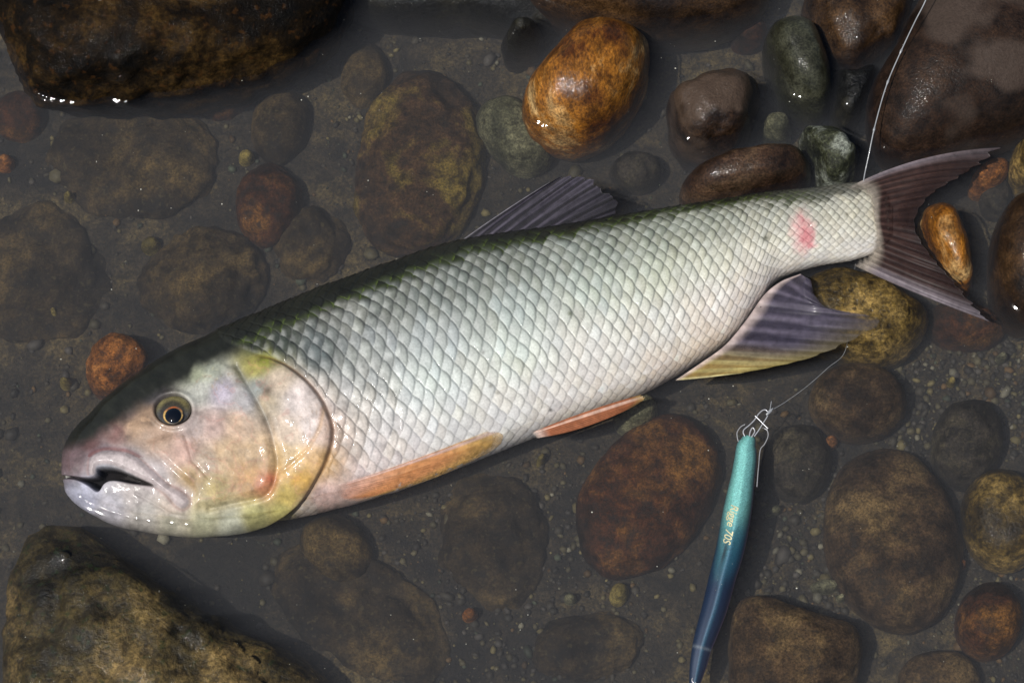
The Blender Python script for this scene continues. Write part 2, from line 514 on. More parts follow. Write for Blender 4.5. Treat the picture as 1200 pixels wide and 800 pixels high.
stone('stone', 'small veined greenish stone wedged against the fish near the tail', 'stone',
      [(936,161),(944,150),(969,150),(990,161),(1007,185),(1004,206),(990,226),(965,224),(955,196)], 6, 'veined', GE, 0.6, 0.12, 0.07, emergent=True)
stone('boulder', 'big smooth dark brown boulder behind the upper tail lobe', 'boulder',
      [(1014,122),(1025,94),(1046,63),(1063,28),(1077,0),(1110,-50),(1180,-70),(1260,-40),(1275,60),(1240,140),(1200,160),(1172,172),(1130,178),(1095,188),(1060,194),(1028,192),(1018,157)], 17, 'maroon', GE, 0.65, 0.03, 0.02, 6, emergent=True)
stone('stone', 'flat reddish brown wet stone left of the big smooth boulder', 'stone',
      [(958,-30),(944,2),(950,36),(962,64),(985,84),(1002,88),(1024,72),(1050,52),(1066,22),(1078,-30)], 5, 'brown', GE, 0.6, 0.12, 0.07, emergent=True)
stone('stone', 'black wet stone wedged between the oval and veined stones', 'stone',
      [(976,78),(1000,82),(1030,72),(1022,104),(1005,135),(990,150),(978,135)], 1.8, 'blackrock', GE, 0.7, 0.06, 0.05, emergent=True)
stone('stone', 'golden brown stone rising in the fork of the tail fin', 'stone',
      [(1083,241),(1100,230),(1117,235),(1130,258),(1140,292),(1144,326),(1137,341),(1125,342),(1106,322),(1086,285),(1076,262)], 3.0, 'gold', GE, 0.7, 0.05, 0.03, emergent=True)
stone('stone', 'tall dark brown stone at the right edge beside the tail tip', 'stone',
      [(1162,319),(1162,282),(1174,248),(1187,231),(1215,225),(1240,260),(1247,330),(1225,380),(1200,384),(1184,376),(1167,353)], 12, 'brown', GE, 0.65, 0.04, 0.02, emergent=True)
stone('stone', 'small mottled yellow stone at the right edge above the dark one', 'stone',
      [(1187,181),(1191,167),(1205,158),(1225,175),(1220,200),(1203,209),(1190,196)], 4, 'ochre', GE, 0.7, 0.05, 0.05, 4, emergent=True)
stone('stone', 'rounded ochre stone under the anal fin', 'stone',
      [(948,318),(969,308),(996,308),(1032,318),(1068,339),(1092,360),(1090,381),(1068,405),(1035,421),(1008,419),(985,408),(940,385),(925,350),(935,325)], 1.2, 'ochre', GE, 0.5, 0.02, 0.05, emergent=True)
stone('boulder', 'broad mossy yellow brown rock below the fish head', 'boulder',
      [(4,715),(12,660),(21,638),(35,620),(70,606),(94,612),(133,640),(168,668),(215,695),(270,725),(350,760),(420,820),(430,900),(200,940),(20,900),(-5,800)], 3.2, 'mossy', GE, 0.85, 0.05, 0.12, 6, tilt=(-0.07, 0.0), emergent=True, smooth_k=3)
stone('stone', 'little black stone tip breaking the water left of the golden stone', 'stone',
      [(588,40),(598,24),(622,22),(638,34),(630,50),(606,58),(592,54)], 2.4, 'blackrock', GE, 0.8, 0.07, 0.06, 4, emergent=True)
# stones under water
stone('stone', 'long dark sunken stone along the upper edge beside the corner boulder', 'stone',
      [(400,-40),(392,12),(430,30),(500,34),(570,36),(640,46),(685,28),(655,0),(640,-40)], -2.5, 'blackrock', GS, 0.6, 0.1, 0.06)
stone('stone', 'pale speckled grey green stone sunk beside the golden stone', 'stone',
      [(556,140),(566,124),(590,117),(612,122),(625,145),(648,168),(645,195),(622,207),(598,200),(575,178),(560,160)], -9, 'sub_grey', GS, 0.6, 0.03, 0.02)
stone('stone', 'large flat rust and yellow stone sunk above the middle of the fish', 'stone', ell(492,195,76,112,8), -14, 'sub_algae', GS, 0.5, 0.10, 0.10)
stone('stone', 'rusty round stone sunk left of the large flat one', 'stone', ell(316,242,40,46,15), -14, 'sub_red', GS, 0.6, 0.14, 0.04)
stone('stone', 'orange brown stone sunk just above the fish snout', 'stone', ell(138,433,40,33,-38), -9, 'sub_orange', GS, 0.5, 0.16, 0.05)
stone('stone', 'small reddish stone sunk below the corner boulder', 'stone', ell(266,112,36,27,-28), -15, 'sub_red', GS, 0.7, 0.12, 0.04)
stone('stone', 'dull brown upright oval stone sunk right below the corner boulder', 'stone', ell(330,150,34,45,14), -16, 'sub_silt', GS, 0.7, 0.06, 0.04)
stone('stone', 'big faint dark slab sunk in the upper left', 'stone', ell(160,190,100,72,6), -18, 'sub_silt', GS, 0.6, 0.14, 0.12)
stone('stone', 'dark round stone sunk above the back of the fish head', 'stone', ell(240,330,74,60,-12), -16, 'sub_silt', GS, 0.6, 0.12, 0.12)
stone('stone', 'dim dark stone sunk at the left edge', 'stone', ell(50,330,80,85,10), -20, 'sub_silt', GS, 0.6, 0.14, 0.12)
stone('stone', 'dim reddish stone sunk at the left edge below the corner boulder', 'stone', ell(25,140,32,30,0), -17, 'sub_red', GS, 0.7, 0.06, 0.04, 4)
stone('stone', 'dim brown stone sunk just above the fish back', 'stone', ell(365,290,42,45,0), -18, 'sub_silt', GS, 0.6, 0.12, 0.10)
stone('stone', 'hazy brown oval stone sunk above left of the large flat one', 'stone', ell(428,92,30,38,10), -18.5, 'sub_silt', GS, 0.6, 0.14, 0.04, 4)
stone('stone', 'large rust red oval stone sunk left of the lure', 'stone', ell(760,582,72,108,37), -11, 'sub_red', GS, 0.55, 0.08, 0.05)
stone('stone', 'largest brown oval stone sunk right of the lure', 'stone', ell(1046,636,80,110,-14), -9, 'sub_brown', GS, 0.55, 0.05, 0.03)
stone('stone', 'yellow brown rounded stone sunk at the right edge', 'stone', ell(1174,611,48,60,-14), -7, 'ochre', GS, 0.6, 0.03, 0.02)
stone('stone', 'small red brown round stone sunk at the lower right', 'stone', ell(1158,729,39,45,10), -8, 'sub_red', GS, 0.6, 0.03, 0.02)
stone('stone', 'rough brown stone sunk beside the lure tail', 'stone',
      [(850,730),(862,705),(890,700),(950,720),(1000,735),(1014,765),(1000,810),(920,830),(855,820)], -4, 'sub_brown', GS, 0.5, 0.08, 0.06)
stone('stone', 'brown rounded stone sunk between the anal fin and the lure', 'stone', ell(1005,473,58,44,4), -7, 'sub_brown', GS, 0.6, 0.03, 0.03)
stone('stone', 'dull dark stone sunk in the gravel at the right', 'stone', ell(1132,522,42,52,10), -10, 'sub_dark', GS, 0.6, 0.05, 0.05)
stone('stone', 'dim dark stone sunk right of the lure nose', 'stone', ell(935,545,40,46,0), -12, 'sub_dark', GS, 0.6, 0.05, 0.05)
stone('stone', 'dull yellow brown stone sunk below the belly', 'stone', ell(578,632,64,78,-10), -18.5, 'sub_silt', GS, 0.6, 0.14, 0.12)
stone('stone', 'grey stone sunk below the pelvic fin tip', 'stone', ell(744,488,27,21,-20), -9, 'sub_grey', GS, 0.6, 0.06, 0.04, 4)
stone('stone', 'dim red stone sunk below the lower tail lobe', 'stone', ell(1128,385,50,24,10), -11, 'sub_red', GS, 0.6, 0.06, 0.04, 4)
stone('stone', 'dim brown slab sunk right of the mossy rock', 'stone', ell(420,720,115,66,30), -19.5, 'sub_silt', GS, 0.6, 0.15, 0.14)
stone('stone', 'dark stone sunk in the lower middle', 'stone', ell(690,760,66,42,-10), -20, 'sub_silt', GS, 0.6, 0.14, 0.12)
stone('stone', 'rusty stone sunk right of the upper tail lobe', 'stone', ell(1158,213,26,15,-30), -9, 'sub_orange', GS, 0.6, 0.06, 0.04, 4)
stone('stone', 'dull pinkish stone sunk between the brown top stone and the oval one', 'stone', ell(876,44,22,18,0), -12, 'sub_red', GS, 0.6, 0.06, 0.04, 4)
stone('stone', 'pale green stone sunk above the long brown stone', 'stone', ell(907,158,19,16,0), -9, 'sub_grey', GS, 0.6, 0.08, 0.04, 4)
stone('stone', 'dim grey stone sunk above the dorsal fin tip', 'stone', ell(745,205,30,22,10), -14, 'sub_dark', GS, 0.6, 0.08, 0.04, 4)
stone('stone', 'small dark stone sunk just left of the tall stone at the right edge', 'stone', ell(1165,235,20,26,0), -16, 'sub_dark', GS, 0.6, 0.08, 0.04, 4)
stone('stone', 'dim brown stone sunk at the lower right corner', 'stone', ell(1100,800,50,36,0), -14, 'sub_brown', GS, 0.6, 0.06, 0.05, 4)
stone('stone', 'dark stone sunk under the belly behind the gill cover', 'stone', ell(395,645,48,38,40), -15, 'sub_silt', GS, 0.6, 0.12, 0.05, 4)
PB = [('tiny yellow pebble sunk left of the orange brown stone', 79, 453, 8, 7, 'sub_yellow'),
      ('orange pebble sunk at the left edge of the picture', 8, 196, 12, 11, 'sub_orange'),
      ('small yellow pebble sunk below the rust red oval stone', 725, 698, 12, 15, 'sub_yellow'),
      ('small red pebble sunk in the lower middle', 551, 723, 10, 8, 'sub_orange'),
      ('narrow yellow pebble sunk below the pelvic fin base', 634, 543, 5, 9, 'sub_yellow'),
      ('pale oval pebble sunk close to the right of the lure', 905, 603, 11, 6, 'sub_grey'),
      ('pale green pebble sunk left of the largest brown stone', 965, 690, 20, 9, 'sub_grey'),
      ('orange pebble sunk right of the lure snap', 972, 523, 9, 8, 'sub_orange'),
      ('yellow pebble sunk left of the rusty round stone', 290, 190, 10, 8, 'sub_yellow'),
      ('tiny pale pebble sunk left of the fish snout', 66, 372, 5, 7, 'sub_yellow'),
      ('dull yellow pebble sunk below the big faint slab', 178, 292, 12, 10, 'sub_yellow'),
      ('small ochre pebble sunk under the faint slab edge', 83, 236, 7, 6, 'sub_yellow'),
      ('small pale pebble sunk in gravel below the tail tip', 1171, 424, 7, 5, 'sub_grey'),
      ('yellow pebble sunk right of the ochre anal fin stone', 1113, 452, 6, 6, 'sub_yellow'),
      ('small grey pebble sunk near the lower right corner', 1133, 792, 6, 6, 'sub_grey'),
      ('tiny white pebble sunk beside the largest brown stone', 984, 704, 6, 5, 'sub_grey'),
      ('small yellow pebble sunk between the brown stones at the right', 1124, 665, 6, 5, 'sub_orange'),
      ('dull grey pebble sunk in the lower middle gravel', 668, 705, 8, 6, 'sub_grey')]
for lab, cx, cy, rx, ry, mk in PB:
    stone('pebble', lab, 'pebble', ell(cx, cy, rx, ry, rng.uniform(-30, 30)), -18.5, mk, GP, 0.8, 0.1, 0.02, 3)

# ---------------------------------------------------------------- the fish
UP = [(77,546),(79,530),(86,512),(110,485),(160,437),(200,411),(250,388),(317,360),(385,333),(452,310),(520,287),(585,275),(651,266),(719,255),(800,242),(850,236),(880,233),(905,231),(950,228),(990,223),(1015,222),(1032,229)]
LO = [(79,568),(84,583),(100,598),(143,615),(212,624),(266,622),(320,613),(387,599),(455,580),(520,556),(590,528),(650,504),(705,482),(760,459),(822,423),(860,396),(890,357),(912,331),(955,318),(995,313),(1022,305),(1037,296)]
TH = [1.5,3.0,5.0,7.6,10.6,12.4,14.2,16.0,17.0,17.4,17.2,16.6,15.8,14.6,12.6,11.2,9.8,8.6,6.8,4.8,3.2,1.9]      # half thickness, mm
FISH_Z = -0.0055
NS, MT, MB = 1250, 270, 40
both = np.concatenate([UP, LO], 1).astype(float)
both = np.concatenate([both, np.array(TH)[:, None] * 4], 1)
both = np.concatenate([[[77, 557, 78, 559, 0.6]], both, [[1038, 236, 1041, 288, 3]]])
C5 = catmull(both, NS)
U3, L3 = unp(C5[:, :2], FISH_Z), unp(C5[:, 2:4], FISH_Z)
T = C5[:, 4] / 4 / 1000
ctr = (U3 + L3) / 2
half = (U3 - L3) / 2 * 0.972
zlift = 0.0022 * sstep(0.0, 0.25, 1 - np.arange(NS) / NS) * 0 + 0.0055 * sstep(0.72, 1.0, np.arange(NS) / NS) + 0.0020 * sstep(0.25, 0.0, np.arange(NS) / NS)
ctr[:, 2] += zlift
at = np.linspace(-0.06 * math.pi, 1.13 * math.pi, MT)
ab = np.linspace(1.13 * math.pi, 1.94 * math.pi, MB + 2)[1:-1]
aa = np.concatenate([at, ab])
ca, sa = np.cos(aa), np.sin(aa)
sgn = lambda v, e: np.sign(v) * np.abs(v) ** e
FV = ctr[:, None] + half[:, None] * sgn(ca, 0.94)[None, :, None]
FV[..., 2] += T[:, None] * sgn(sa, 0.9)[None]
nM = len(aa)
P = FV.reshape(-1, 3)
px = proj(P)
topside = np.tile(np.arange(nM) < MT, NS)
# outward normals of the smooth body
gs = np.gradient(FV, axis=0); ga = np.roll(FV, -1, 1) - np.roll(FV, 1, 1)
Nn = np.cross(ga, gs).reshape(-1, 3)
Nn /= np.linalg.norm(Nn, axis=1)[:, None] + 1e-12
if Nn[(NS // 2) * nM + MT // 2, 2] < 0: Nn = -Nn

OPER = [(316,419),(338,429),(361,447),(378,468),(388,491),(391,505),(388,525),(378,551),(355,586),(329,606),(297,619),(230,630),(60,640),(40,540),(60,470),(215,385),(270,405),(295,414)]
OPER_EDGE = OPER[:11]
OPLATE = [(283,420),(300,416),(316,419),(338,429),(361,447),(378,468),(388,491),(391,505),(388,525),(378,551),(355,586),(335,600),(328,560),(326,530),(316,495),(303,470),(290,447)]
MEMB = [(381,476),(375,502),(361,525),(343,542),(330,552)]
PREOP = [(262,425),(277,432),(289,452),(303,475),(314,500),(321,528),(323,546),(318,566),(307,578),(277,586),(246,592),(224,594),(226,575),(212,560),(190,540),(170,520),(190,510),(228,500),(232,470),(228,445)]
GROOVE = [(277,428),(289,448),(303,472),(315,498),(323,528),(325,546),(320,568),(309,581),(277,589),(246,595)]
LIP = [(105,550),(108,536),(121,529),(139,529),(157,534),(177,550),(195,566),(217,579),(223,588),(215,595),(206,591),(195,579),(179,568),(157,557),(136,547),(123,545),(115,547),(113,556),(106,557)]
MOUTH = [(72,556),(97,559),(106,559),(113.5,556),(116,548),(134,548),(157,557),(181,569),(157,567),(134,563),(123,566),(115,576),(104,569),(90,562),(72,560)]
def smooth_poly(poly, n=90): return catmull(list(poly) + [poly[0]], n)
LIP, MOUTH, PREOP, OPER = smooth_poly(LIP), smooth_poly(MOUTH, 110), smooth_poly(PREOP), smooth_poly(OPER, 110)
GROOVE, MEMB = catmull(GROOVE, 50), catmull(MEMB, 24)
BACKLINE = [(70,530),(100,520),(125,505),(151,483),(178,468),(190,459),(219,449),(227,432),(259,420),(278,407),(334,382),(419,349),(486,322),(554,297),(651,281),(719,265),(800,249),(871,239),(950,233),(1000,226),(1040,222)]
EYE = np.array([203.5, 480.5])

disp = np.zeros(len(P))
hx = (px[:, 0] < 470) & topside
H = np.where(hx)[0]
ph = px[H]
d_op = sdf(ph, OPER)
d_plate = sdf(ph, OPLATE)
d_pre = sdf(ph, PREOP)
d_gr = seg_dist(ph, GROOVE)
d_lip = sdf(ph, LIP)
d_mo = sdf(ph, MOUTH)
d_me = seg_dist(ph, MEMB)
de = np.hypot((ph[:, 0] - EYE[0]) / 1.12, (ph[:, 1] - EYE[1]) / 0.93)
opfade = np.maximum(sstep(290, 330, ph[:, 0]), sstep(430, 480, ph[:, 1]))
dh = 0.0018 * sstep(-1.0, 5, d_op) * (1 - 0.75 * sstep(5, 60, d_op)) * opfade
dh += 0.0004 * sstep(0, 10, d_plate)
dh += 0.0007 * sstep(-1, 9, d_pre)
dh -= 0.0008 * np.exp(-(d_gr / 3.2) ** 2)
dh -= 0.00022 * np.exp(-(d_me / 2.0) ** 2) * (d_op > 2)
dh += 0.0009 * sstep(-1.5, 6, d_lip)
dh -= 0.0062 * sstep(-0.8, 4, d_mo)
dh += 0.0006 * np.exp(-((de - 22) / 3.5) ** 2) - 0.0016 * sstep(21, 16, de)
dh += 0.0003 * fbm(ph / 18, 2, 3) + 0.00003 * fbm(ph / 4.5, 2, 4)
for (bx, by, br, bh) in [(128, 497, 9, .0005), (150, 485, 7, -.0003), (170, 500, 12, .0004), (95, 540, 12, .0005), (313, 565, 9, .0003), (250, 440, 14, .0004), (235, 450, 8, .0004)]:
    dh += bh * np.exp(-((ph[:, 0] - bx) ** 2 + (ph[:, 1] - by) ** 2) / br ** 2)
for crease in [[(218,512),(226,540),(245,560)], [(228,484),(250,478),(265,480)], [(160,578),(200,600),(250,606),(300,603),(335,590)], [(110,596),(160,608),(220,613)]]:
    dh -= 0.00018 * np.exp(-(seg_dist(ph, crease) / 2.0) ** 2)
disp[H] = dh

# scales: overlapping staggered plates, each tucked under the one nearer the head
flow = np.concatenate([[0], np.cumsum(np.linalg.norm(np.diff((C5[:, :2] + C5[:, 2:4]) / 2, axis=0), axis=1))])
spacing = np.interp(flow, [0, 420, 700, 960], [7.7, 8.0, 7.2, 5.0])
ucol = np.concatenate([[0], np.cumsum(np.diff(flow) / spacing[1:])])
uu = np.repeat(ucol, nM)
vv = np.tile(aa / math.pi * 13.0, NS)
uu = uu + 0.36 * fbm(px / 26, 2, 21) + 0.9 * np.cos(np.tile(aa, NS)) ** 2
vv = vv + 0.13 * fbm(px / 24, 2, 22)
best_h = np.zeros(len(P)); edge = np.ones(len(P)); sid = np.zeros(len(P)); got = np.zeros(len(P), bool); back_ = np.zeros(len(P))
i0 = np.floor(uu)
for di in (-2, -1, 0, 1):                               # nearer the head first
    ci = i0 + di
    off = 0.5 * (np.mod(ci, 2))
    for dj in (1, 0):                                   # and each laps a little over the one above
        cj = np.floor(vv - off) + dj
        du, dv = uu - ci, vv - (cj + off)
        lim = 1 - (2 * np.abs(dv)) ** 1.6
        ok = (~got) & (du > -1.8) & (du < lim) & (dv > -0.85) & (dv < 0.7)
        got |= ok
        h_ = 0.75 * np.clip((du + 1) / 2, 0, 1) + 0.25 * (1 - (1.3 * np.abs(dv)) ** 2)
        best_h = np.where(ok, h_, best_h); edge = np.where(ok, (lim - du) / 2, edge)
        back_ = np.where(ok, np.clip(0.62 * (du + 1) / 2 + 0.38 * (0.5 - dv), 0, 1), back_)
        sid = np.where(ok, ci * 131 + (cj + off) * 2 * 7.13, sid)
rs = np.mod(np.sin(sid * 12.9898) * 43758.5453, 1)
rs2 = np.mod(np.sin(sid * 78.233) * 24634.6345, 1)
d_all = np.full(len(P), -99.0); d_all[H] = d_op
smask = sstep(0, -6, d_all) * topside
throat = np.exp(-(((px[:, 0] - 398) / 34) ** 2 + ((px[:, 1] - 578) / 30) ** 2))
smask *= (1 - 0.9 * throat)
tailfade = 1 - 0.35 * sstep(870, 1020, px[:, 0])
lowfade = 1 - 0.6 * sstep(0.5, 0.9, np.tile(np.clip(aa / math.pi, 0, 1), NS))
disp += smask * tailfade * lowfade * 0.00066 * (best_h * (0.3 + 0.7 * sstep(0, 0.16, edge)) + 0.2 * (rs - 0.5))
disp += smask * 0.00004 * fbm(px / 3.0, 2, 31)
P = P + Nn * disp[:, None]

# skin colours; upper flank points darkened to paint in its shading
CP = [(95,505,62,54,54),(130,466,58,53,52),(175,435,54,52,50),(220,410,50,48,44),(265,393,52,52,42),(90,540,124,104,106),(108,520,124,90,88),(135,508,144,110,104),(160,500,196,166,140),
 (185,512,210,180,158),(175,490,168,142,120),(150,485,120,104,98),(180,463,112,106,108),(228,500,206,190,184),(235,458,222,222,212),(246,438,206,210,192),(232,440,196,200,172),
 (260,460,220,210,222),(250,500,220,192,182),(280,500,226,196,170),(265,530,220,190,154),(240,540,208,188,168),(220,530,220,184,170),(225,560,194,164,122),(250,572,196,176,124),(290,558,210,170,124),
 (312,566,212,150,116),(300,530,220,190,154),(290,470,210,206,206),(302,458,170,176,172),(300,430,196,186,116),(309,424,150,152,72),(325,450,230,210,188),(310,470,214,196,168),(350,470,244,230,224),
 (365,500,244,230,224),(340,510,240,220,200),(335,532,232,202,158),(381,505,228,202,186),(376,540,224,184,134),(352,558,224,180,104),(335,578,212,188,116),(330,597,208,198,134),(300,602,204,198,144),
 (344,541,222,190,140),(100,582,196,196,212),(130,592,204,200,206),(170,602,206,200,192),(200,607,208,204,184),(240,606,210,208,178),(270,613,218,218,198),(160,582,196,186,182),(200,596,208,190,176),
 (240,592,208,194,154),(120,537,196,196,202),(150,543,200,195,196),(180,558,206,196,196),(210,582,210,194,190),(380,582,240,208,198),(360,602,230,214,200),(404,562,238,206,206),(412,545,228,214,220),
 (402,592,228,218,208),(330,402,84,92,84),(300,406,66,73,58),(370,412,124,132,130),(400,432,156,166,162),(400,480,194,208,208),(420,522,220,224,222),(450,362,112,118,108),(450,402,172,178,176),
 (500,342,112,118,108),(500,400,190,198,196),(500,450,214,226,218),(500,500,228,226,222),(480,540,236,222,214),(550,322,116,122,112),(600,312,120,126,114),(600,360,190,200,192),(600,420,216,226,212),
 (600,470,232,227,220),(600,512,230,226,222),(700,292,130,137,124),(700,340,200,212,198),(700,400,230,229,222),(700,450,234,224,212),(650,482,234,226,218),(770,272,134,141,124),(770,320,210,216,192),
 (770,380,230,229,220),(780,430,236,218,202),(840,260,140,147,128),(840,310,218,220,198),(840,360,232,224,218),(840,398,236,214,190),(880,350,236,220,206),(900,252,150,153,136),(900,290,226,224,204),
 (910,322,232,220,212),(960,247,164,164,146),(960,280,228,225,204),(960,307,218,210,208),(1000,260,218,215,192),(1000,292,228,222,208),(1026,260,196,186,156),(1020,300,212,202,208)]
CP = np.array(CP, float)
xy2, rgb = CP[:, :2], lin(CP[:, 2:])
hd = (xy2[:, 0] < 395)[:, None]                        # the head is warmer and deeper in tone than the flank
g_ = rgb.mean(1, keepdims=True)
rgb = np.where(hd, np.clip(g_ + (rgb - g_) * 1.15, 0.01, 1) * 0.70, rgb)
num = np.zeros((len(P), 3)); den = np.zeros(len(P))
for k in range(len(CP)):
    d2 = ((px - xy2[k]) ** 2).sum(1)
    near = 50 if xy2[k, 0] < 400 else 1500
    wgt = 1 / (d2 + near) ** 2
    num += wgt[:, None] * rgb[k]; den += wgt
col = num / den[:, None]
def blend(c, rgb_, w_):
    return c + (lin(rgb_) - c) * np.clip(w_, 0, 1)[:, None]
# per-scale tints: greenish, lilac, plain; hind-edge shade painted in, stronger toward the back; pale rims
hue = np.stack([1 + 0.04 * (rs2 - 0.5), 1 + 0.02 * (rs - 0.5), 1 - 0.08 * (rs2 - 0.5)], 1)
odd = np.where(rs2 > 0.965, 0.88, np.where(rs2 < 0.03, 1.12, 1.0))
col = col * (1 + (odd - 1) * smask)[:, None]
col = col * (1 + (hue - 1) * smask[:, None]) * (1 + 0.18 * smask * (rs - 0.5))[:, None]
hgt = np.tile(np.clip(aa / math.pi, 0, 1), NS)
back_gain = sstep(0.62, 0.18, hgt)
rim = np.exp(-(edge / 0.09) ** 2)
edge_shade = np.exp(-(np.clip(edge, 0, 1) / 0.34) ** 1.3) * (0.45 + 0.55 * sstep(0.2, 0.8, back_))
col = col * (1 - smask * (0.34 + 0.34 * back_gain) * (1 - 0.45 * sstep(0.6, 0.95, hgt)) * edge_shade * (0.55 + 0.9 * rs))[:, None]
col = blend(col, (238, 238, 234), smask * (0.10 * rim + 0.20 * sstep(0.35, 0.7, edge)) * tailfade)  # pale rims, and scale fronts lightened as if lit
# pink sore before the tail, dark specks, opercle spot
blot = fbm(px / 7, 3, 55)
q = np.hypot((px[:, 0] - 941) / 15, (px[:, 1] - 275) / 25) + 0.35 * blot
col = blend(col, (222, 172, 168), 0.7 * sstep(1.35, 0.5, q) * topside)
q = np.hypot((px[:, 0] - 944) / 11, (px[:, 1] - 276) / 19) + 0.8 * blot
col = blend(col, (198, 112, 118), 0.8 * sstep(1.25, 0.2, q) * topside)
for (sx, sy, sr, srgb, sw) in [(315,459,6.5,(96,78,62),.85),(309,452,4,(110,92,72),.5),(897,279,3.5,(88,88,70),.9),(668,368,3.2,(98,104,80),.8),(575,452,2.6,(90,82,66),.6),(583,460,2.2,(90,82,66),.6),
                               (645,480,2,(40,38,34),.8),(566,413,2,(60,58,50),.6),(992,252,2.5,(110,104,84),.7),(304,566,6,(212,130,100),.4),(317,560,5,(210,110,84),.55)]:
    col = blend(col, srgb, sw * np.exp(-((px[:, 0] - sx) ** 2 + (px[:, 1] - sy) ** 2) / sr ** 2) * topside)
hc = col[H]
hc = blend(hc, (168, 120, 84), 0.6 * np.exp(-((d_op - 1.5) / 2.2) ** 2) * opfade)
hc = blend(hc, (186, 140, 80), 0.45 * np.exp(-(d_me / 2.5) ** 2) * (d_op > 2))
hc = blend(hc, (128, 130, 126), 0.5 * np.exp(-(d_gr / 2.6) ** 2) * sstep(560, 480, ph[:, 1]))
hc = blend(hc, (190, 176, 174), 0.85 * sstep(-0.5, 2.5, d_lip))
hc = blend(hc, (104, 58, 62), 0.85 * np.exp(-((d_lip + 2.5) / 2.8) ** 2) * (ph[:, 1] < 536) * (ph[:, 0] > 104))
hc = blend(hc, (140, 104, 98), 0.5 * np.exp(-((d_lip + 1.5) / 1.6) ** 2) * (d_mo < -2))
hc = blend(hc, (20, 16, 14), 0.97 * sstep(-0.5, 2.5, d_mo))
hc = blend(hc, (84, 80, 78), 0.7 * np.exp(-((de - 18.2) / 1.8) ** 2))
hc = hc * (1 + 0.38 * fbm(ph / 9, 3, 66) + 0.16 * fbm(ph / 3, 2, 69))[:, None]
hc = blend(hc, (232, 226, 190), 0.6 * sstep(0.15, 0.5, fbm(ph / 5, 3, 67)) * np.exp(-(((ph[:, 0] - 246) / 20) ** 2 + ((ph[:, 1] - 440) / 12) ** 2)))
hc = blend(hc, (226, 186, 150), 0.45 * sstep(0.1, 0.5, fbm(ph / 6, 3, 68)) * np.exp(-(((ph[:, 0] - 170) / 24) ** 2 + ((ph[:, 1] - 500) / 14) ** 2)))
vein = np.exp(-(np.abs(fbm(ph / 22, 3, 91)) / 0.035) ** 2) * sstep(-2, 8, np.maximum(d_pre, d_plate))
hc = blend(hc, (204, 128, 112), 0.22 * vein)
pore = sstep(0.42, 0.6, vnoise(ph / 2.6, 93)) * sstep(0.0, 0.4, fbm(ph / 30, 2, 94)) * sstep(-2, 8, np.maximum(d_pre, d_plate))
hc = blend(hc, (150, 120, 92), 0.35 * pore)
col[H] = hc
# dark olive back with a green rim of scales
bl = np.array(BACKLINE, float)
yb = np.interp(px[:, 0], bl[:, 0], bl[:, 1])
wob = 3.5 * fbm(px / 9, 2, 71) + (9.0 * (rs - 0.5) + 7 * (back_ - 0.5)) * smask
up = (yb - px[:, 1]) + wob
backc = lin((30, 31, 23))[None] * (1 + 0.5 * fbm(px / 10, 3, 72))[:, None]
gm = np.exp(-((up - 3) / 4) ** 2) * smask * (rim * 1.3 + 0.25) * sstep(1000, 900, px[:, 0])
wb = sstep(-10 - 4 * sstep(330, 250, px[:, 0]), 5 + 6 * sstep(330, 250, px[:, 0]), up)
col = col + (backc - col) * (wb * topside * (1 - 0.25 * sstep(850, 1000, px[:, 0])))[:, None]
col = blend(col, (92, 108, 46), 0.7 * gm * topside)
hid = ~topside
col[hid] = lin((176, 176, 168))
col[hid & (np.tile(aa, NS) > 1.72 * math.pi)] = lin((58, 58, 46))
col = np.clip(col, 0.002, 0.86)
gloss = np.full(len(P), 0.5); gloss[H] *= 1 - sstep(-1, 2, d_mo)

floor_z = P[:, 2].min()
fish = empty('fish', (ctr[NS // 2][0], ctr[NS // 2][1], floor_z))
tag(fish, 'silvery freshwater fish with dark olive back and orange fins lying in the shallow water', 'fish')
FF = grid_faces(NS, nM, True)
cap0, cap1 = len(P), len(P) + 1
P_all = np.concatenate([P, [P[:nM].mean(0)], [P[-nM:].mean(0)]])
tri = []
for j in range(nM):
    j2 = (j + 1) % nM
    tri.append((cap0, j2, j, j)); tri.append((cap1, (NS - 1) * nM + j, (NS - 1) * nM + j2, (NS - 1) * nM + j2))
FFt = np.concatenate([FF[:, [0, 1, 2]], FF[:, [0, 2, 3]], np.array(tri)[:, :3]])
if Nn[(NS // 2) * nM + MT // 2] @ np.cross(P[FF[(NS//2)*nM+MT//2, 1]] - P[FF[(NS//2)*nM+MT//2, 0]], P[FF[(NS//2)*nM+MT//2, 3]] - P[FF[(NS//2)*nM+MT//2, 0]]) < 0:
    FFt = FFt[:, ::-1]
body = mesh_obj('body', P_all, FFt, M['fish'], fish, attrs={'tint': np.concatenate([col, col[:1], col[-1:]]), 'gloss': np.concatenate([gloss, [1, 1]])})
# coarse copy of the shape for the waterline
sub_i, sub_j = np.arange(0, NS, 5), np.arange(0, nM, 4)
SOLIDS.append((P.reshape(NS, nM, 3)[np.ix_(sub_i, sub_j)].reshape(-1, 3), np.concatenate([(q_ := grid_faces(len(sub_i), len(sub_j), True))[:, [0, 1, 2]], q_[:, [0, 2, 3]]])))

